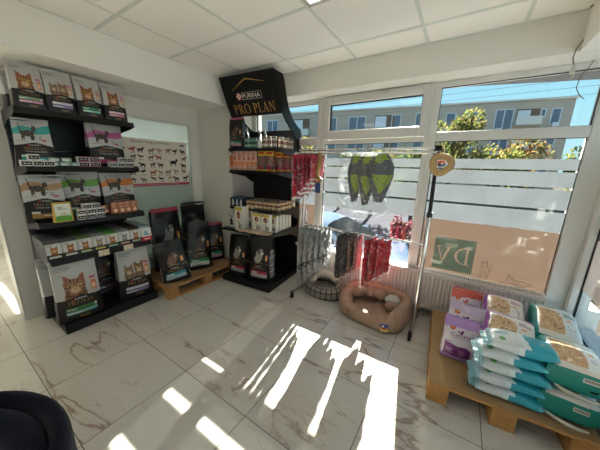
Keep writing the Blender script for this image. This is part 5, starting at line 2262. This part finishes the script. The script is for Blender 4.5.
# concrete canopy over the shop windows
b = MB()
b.prism([(-4.2, 2.95), (1.3, 2.95), (1.3, 4.36), (-.399, 3.87), (-1.6, 3.5), (-4.2, 2.99)], 2.50, 2.62, 'z', 'canopy')
struct('window_canopy', b)

# apartment block across the street
BA = RAD(11)
bld = thing('apartment_building', 'grey concrete apartment block across the street behind the trees', 'building', (9.8, 43.8, GZ), BA)


def bpart(name, x0, x1, y0, y1, z0, z1, m, par=None, bevel=0):
    k = MB()
    k.box(x0, x1, y0, y1, z0, z1, m, bevel=bevel)
    return k.build(name, par or bld)


bpart('wall', -46, 0, 0, 12, 0, 11.15, 'facade')
bpart('roof_slab', -46.2, .2, -.2, 12.2, 11.15, 11.35, 'facade_light')
wins = [(-2.0, .95, 8.15, 9.6, 'w'), (-3.05, .55, 9.05, 9.6, 's'), (-5.4, 2.3, 8.25, 9.65, 'b'), (-7.6, 1.9, 7.65, 9.75, 'w'), (-10.6, 1.1, 7.9, 9.6, 'w'), (-13.2, 1.2, 7.9, 9.6, 'w'),
        (-17.0, 2.4, 7.7, 9.8, 'w'), (-20.2, 1.3, 8.0, 9.7, 'w'), (-22.6, 2.8, 7.5, 9.7, 'b'), (-26.5, 2.6, 7.9, 9.7, 'w'), (-31.0, 2.6, 7.8, 9.7, 'w'), (-36, 3.0, 7.6, 9.7, 'b'), (-41, 2.2, 7.9, 9.7, 'w')]
for dz in (0, -3.0, -6.0):
    for (x, w, z0, z1, kd) in wins:
        z0_, z1_ = z0 + .15 + dz, z1 + .55 + dz
        if kd == 'b':
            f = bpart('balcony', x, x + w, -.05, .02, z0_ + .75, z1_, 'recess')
            bpart('parapet', x - .1, x + w + .1, -.75, -.6, z0_ - .1, z0_ + .85, 'facade_light', f)
            bpart('balcony_slab', x - .1, x + w + .1, -.75, .0, z0_ - .22, z0_ - .1, 'facade', f)
            bpart('pane', x + .1, x + w * .6, -.07, -.05, z0_ + .8, z1_ - .15, 'curtain_white', f)
        else:
            k = MB()
            frame_bars(k, x, x + w, z0_, z1_, (.10, .10, .10, .10), -.06, .02, 'curtain_white', 0)
            if w > 1.5:
                k.box(x + w / 2 - .05, x + w / 2 + .05, -.06, 0, z0_, z1_, 'curtain_white')
            f = k.build('window', bld)
            bpart('pane', x + .1, x + w - .1, -.03, -.01, z0_ + .1, z1_ - .1, 'far_glass', f)
            if x in (-2.0, -7.6):
                bpart('air_conditioner', x + .25, x + .85, -.35, -.06, z0_ - .25, z0_ + .22, 'curtain_white', f)


# trees: a trunk with limbs and a crown of separate leaves
def tree(label, x, y, top, rx, rz, n, cols, seed, group, shrub=False, leaf=.085, name=None, cat=None):
    r = random.Random(seed)
    t = thing(name or ('shrub' if shrub else 'tree'), label, cat or ('shrub' if shrub else 'tree'), (x, y, GZ), 0, group)
    h = top - GZ
    cz = h - rz
    b = MB()
    b.tube([(0, 0, 0), (.05, .02, cz * .5), (.0, .03, cz), (.02, 0, h - rz * .5)], [.10 if not shrub else .05, .08 if not shrub else .04, .06 if not shrub else .03, .02], 'bark', n=8)
    lobes = []
    for k in range(9):
        a = r.uniform(0, 2 * PI)
        d = r.uniform(.25, .75)
        p = Vector((rx * d * math.cos(a), rx * .8 * d * math.sin(a), cz + rz * r.uniform(-.55, .65)))
        lobes.append((p, r.uniform(.35, .6)))
        b.tube([(0, .02, cz * .6), tuple(p * .6 + Vector((0, 0, cz * .3))), tuple(p)], [.035, .022, .008], 'bark', n=6)
    b.build('trunk', t)
    b = MB()
    V, F, C = [], [], []
    cl = [tuple(.33 * (.76 * q_ + .24 * sum(lin(c)) / 3) for q_ in lin(c)) for c in cols]
    for k in range(n):
        p, s_ = r.choice(lobes)
        q = Vector((r.gauss(0, 1), r.gauss(0, 1), r.gauss(0, 1)))
        q.normalize()
        q *= r.uniform(.35, 1) ** .6
        c = p + Vector((q.x * rx * s_, q.y * rx * s_, q.z * rz * s_))
        if c.z > h:
            c.z = h - r.uniform(0, .2)
        d = Vector((r.gauss(0, 1), r.gauss(0, 1), r.gauss(0, 1))).normalized()
        e = d.orthogonal().normalized()
        f = d.cross(e)
        l = leaf * r.uniform(.7, 1.4)
        i = len(V)
        V += [tuple(c - e * l), tuple(c + f * l * .5), tuple(c + e * l), tuple(c - f * l * .5)]
        F.append((i, i + 1, i + 2, i + 3))
        cc = r.choice(cl)
        g = r.uniform(.8, 1.2)
        C.append(tuple(x_ * g for x_ in cc))
    b.add(V, F, 'leaf', None, False, colors=C)
    b.build('foliage', t)
    return t


YG = ['#a3a63a', '#8c9a36', '#c2b545', '#6f8231', '#b89a3a']
GR = ['#6f8a34', '#5b7530', '#8f9a3c', '#4a6128', '#a8a040']
OR = ['#b98a3a', '#a36a34', '#8f8a3a', '#c2a24a', '#7d7a34']
tree('tall yellow green tree rising above the others behind the right window', -.62, 14.2, 4.25, 1.25, 1.7, 2600, YG, 1, 'street trees')
tree('rounded yellow green tree right of the tall tree', 1.15, 13.6, 2.85, 1.2, 1.3, 2200, YG, 2, 'street trees')
tree('reddish autumn tree with sparse crown before the apartment block', 2.3, 15.2, 3.4, 1.3, 1.5, 900, OR, 3, 'street trees')
tree('dark green tree at the far right behind the right window', 3.9, 13.5, 2.75, 1.1, 1.4, 2400, GR, 4, 'street trees')
tree('green tree low behind the right window frame, left side', -2.0, 13.8, 2.65, 1.1, 1.3, 2000, GR, 5, 'street trees')
tree('yellow leaved tree behind the hanging vests', -4.0, 13.5, 2.62, 1.2, 1.3, 2200, YG, 6, 'street trees')
tree('green tree behind the middle window, left part', -6.1, 13.8, 2.55, 1.2, 1.3, 2000, GR, 7, 'street trees')
tree('bright yellow tree seen through the left window beside the corner stand', -8.6, 13.0, 3.2, 1.3, 1.6, 2400, ['#c9b83a', '#b8ae3a', '#d9c850', '#98993a'], 8, 'street trees')
tree('green tree far left of the street behind the corner stand', -11.2, 13.4, 2.9, 1.4, 1.5, 1800, GR, 9, 'street trees')
tree('yellow green tree further along the street on the right', 5.8, 13.8, 2.7, 1.2, 1.4, 1500, YG, 10, 'street trees')
tree('small red leaved shrub on the pavement beyond the parked car', -1.05, 6.4, .40, .30, .34, 420, ['#b04a50', '#a83a44', '#c97a7e', '#c99a9a'], 11, None, shrub=True, leaf=.05)

# overhead lines
for k in range(5):
    zz = 5.55 + .42 * k
    b = MB()
    b.tube([(-26 + 4 * i, 20 + .12 * k, zz + .10 * k * (i / 13 - .5) + .018 * (i - 6.5) ** 2 * .4) for i in range(14)], .008, 'wire_black', n=5)
    tag(b.build('power_line'), 'thin black overhead power line crossing the sky, %s from bottom' % ORD[k], 'power line', 'overhead power lines')

# parked car
car = thing('parked_car', 'silver blue parked car outside the middle window', 'car', (-2.60, 5.0, GZ))
prof = [(-2.05, .30), (-2.10, .62), (-2.02, .88), (-1.75, .98), (-1.30, 1.34), (-.75, 1.43), (.0, 1.44), (.38, 1.38), (1.12, .98), (1.75, .86), (1.98, .70), (2.03, .42), (1.95, .28)]


def car_half(z):
    return .86 - .02 * max(0, .5 - z) if z < .95 else .86 - .28 * (z - .95) / .5


b = MB()
n = len(prof)
cols_ = 12
V = []
for i, (x, z) in enumerate(prof):
    hw = car_half(z)
    for j in range(cols_ + 1):
        a = 2 * j / cols_ - 1
        V.append((x, hw * math.copysign(abs(a) ** .8, a), z - .05 * abs(a) ** 4 * (z > .9)))
F = []
for i in range(n - 1):
    for j in range(cols_):
        q = i * (cols_ + 1) + j
        F.append((q, q + 1, q + cols_ + 2, q + cols_ + 1))
b.add(V, F, 'car_paint', None, True, colors=[lin('#8fa0bd')] * len(F))
for sg, j in ((-1, 0), (1, cols_)):
    ring = [V[i * (cols_ + 1) + j] for i in range(n)]
    b.add(ring, [tuple(range(n))], 'car_paint')
b.box(-2.0, 1.95, -.80, .80, .22, .42, 'tyre')
b.build('body', car)
b = MB()


def hood(x):
    for i in range(n - 1):
        if prof[i][0] <= x <= prof[i + 1][0]:
            t = (x - prof[i][0]) / (prof[i + 1][0] - prof[i][0])
            return prof[i][1] + (prof[i + 1][1] - prof[i][1]) * t
    return 1.


xs = [.43 + .64 * i / 6 for i in range(7)]
b.grid(lambda u, v: (lambda x: (x + .01, (2 * v - 1) * (car_half(hood(x)) - .07), hood(x) + .022 - .045 * abs(2 * v - 1) ** 4))(.42 + .66 * u), 8, 12, 'car_glass')
b.build('windscreen', car)
for sg in (-1, 1):
    b = MB()
    for pts in ([(-1.25, .99), (-.98, 1.30), (-.30, 1.36), (-.30, .99)], [(-.24, .99), (-.24, 1.36), (.28, 1.33), (.86, .99)]):
        b.add([(p[0], sg * (car_half(p[1]) + .012), p[1]) for p in pts], [(0, 1, 2, 3)], 'car_glass')
    b.build('side_window', car)
    for x in (-1.3, 1.28):
        b = MB()
        b.cyl((x, sg * .66, .31), (x, sg * .87, .31), .31, 'tyre', n=28)
        w_ = b.build('wheel', car)
        b = MB()
        b.cyl((x, sg * .872, .31), (x, sg * .885, .31), .20, 'alloy', n=24)
        b.build('hub', w_)
    b = MB()
    b.box(1.90, 2.0, sg * .55 - .18, sg * .55 + .18, .62, .76, 'headlamp', bevel=.03)
    b.build('headlight', car)
    b = MB()
    b.box(.62, .80, sg * .98 - .09, sg * .98 + .09, .96, 1.08, 'car_paint', bevel=.03)
    b.build('mirror', car)

# ================================================================== LIGHT, SKY, CAMERA
sun = bpy.data.lights.new('sun', 'SUN')
sun.energy = SUN
sun.color = (1.0, .945, .84)
sun.angle = RAD(.6)
so = bpy.data.objects.new('sun', sun)
COL.objects.link(so)
az, el = RAD(9.5), math.atan(.55)
d = Vector((math.sin(az) * math.cos(el), -math.cos(az) * math.cos(el), -math.sin(el)))     # the way the light travels
so.rotation_euler = d.to_track_quat('-Z', 'Y').to_euler()

w = bpy.data.worlds.new('World')
scene.world = w
w.use_nodes = True
nt = w.node_tree
for n_ in list(nt.nodes):
    nt.nodes.remove(n_)
N, L = nt.nodes.new, nt.links.new
out = N('ShaderNodeOutputWorld')
bg = N('ShaderNodeBackground')
tc = N('ShaderNodeTexCoord')
sep = N('ShaderNodeSeparateXYZ')
L(tc.outputs['Generated'], sep.inputs[0])
rp = N('ShaderNodeValToRGB')
L(sep.outputs[2], rp.inputs[0])
e = rp.color_ramp.elements
e[0].position = 0.0
e[0].color = (*SKY[0], 1)
e[1].position = .20
e[1].color = (*SKY[1], 1)
q = e.new(.42)
q.color = (*SKY[2], 1)
q = e.new(1.)
q.color = (*SKY[3], 1)
L(rp.outputs[0], bg.inputs['Color'])
bg.inputs['Strength'].default_value = SKYS
L(bg.outputs[0], out.inputs['Surface'])

cam = bpy.data.cameras.new('camera')
cam.sensor_fit = 'HORIZONTAL'
cam.sensor_width = 36
cam.lens = 247.7176 / 600 * 36
cam.clip_start = .02
cam.clip_end = 400
co = bpy.data.objects.new('camera', cam)
COL.objects.link(co)

m3 = Matrix(((0.8393766, -0.1456283, 0.5236786), (0.5429024, 0.1775900, -0.8208038), (0.0265322, 0.9732698, 0.2281268)))
co.matrix_world = Matrix.Translation((0, 0, 1.475)) @ m3.to_4x4()
scene.camera = co
vs = scene.view_settings
scene.display_settings.display_device = 'sRGB'
vs.view_transform = 'Standard'
vs.look = 'None'
vs.gamma = 1
vs.use_curve_mapping = False
vs.exposure = EXPO
scene.cycles.max_bounces = 10
scene.cycles.diffuse_bounces = 5
scene.cycles.transparent_max_bounces = 24
scene.cycles.sample_clamp_indirect = 6
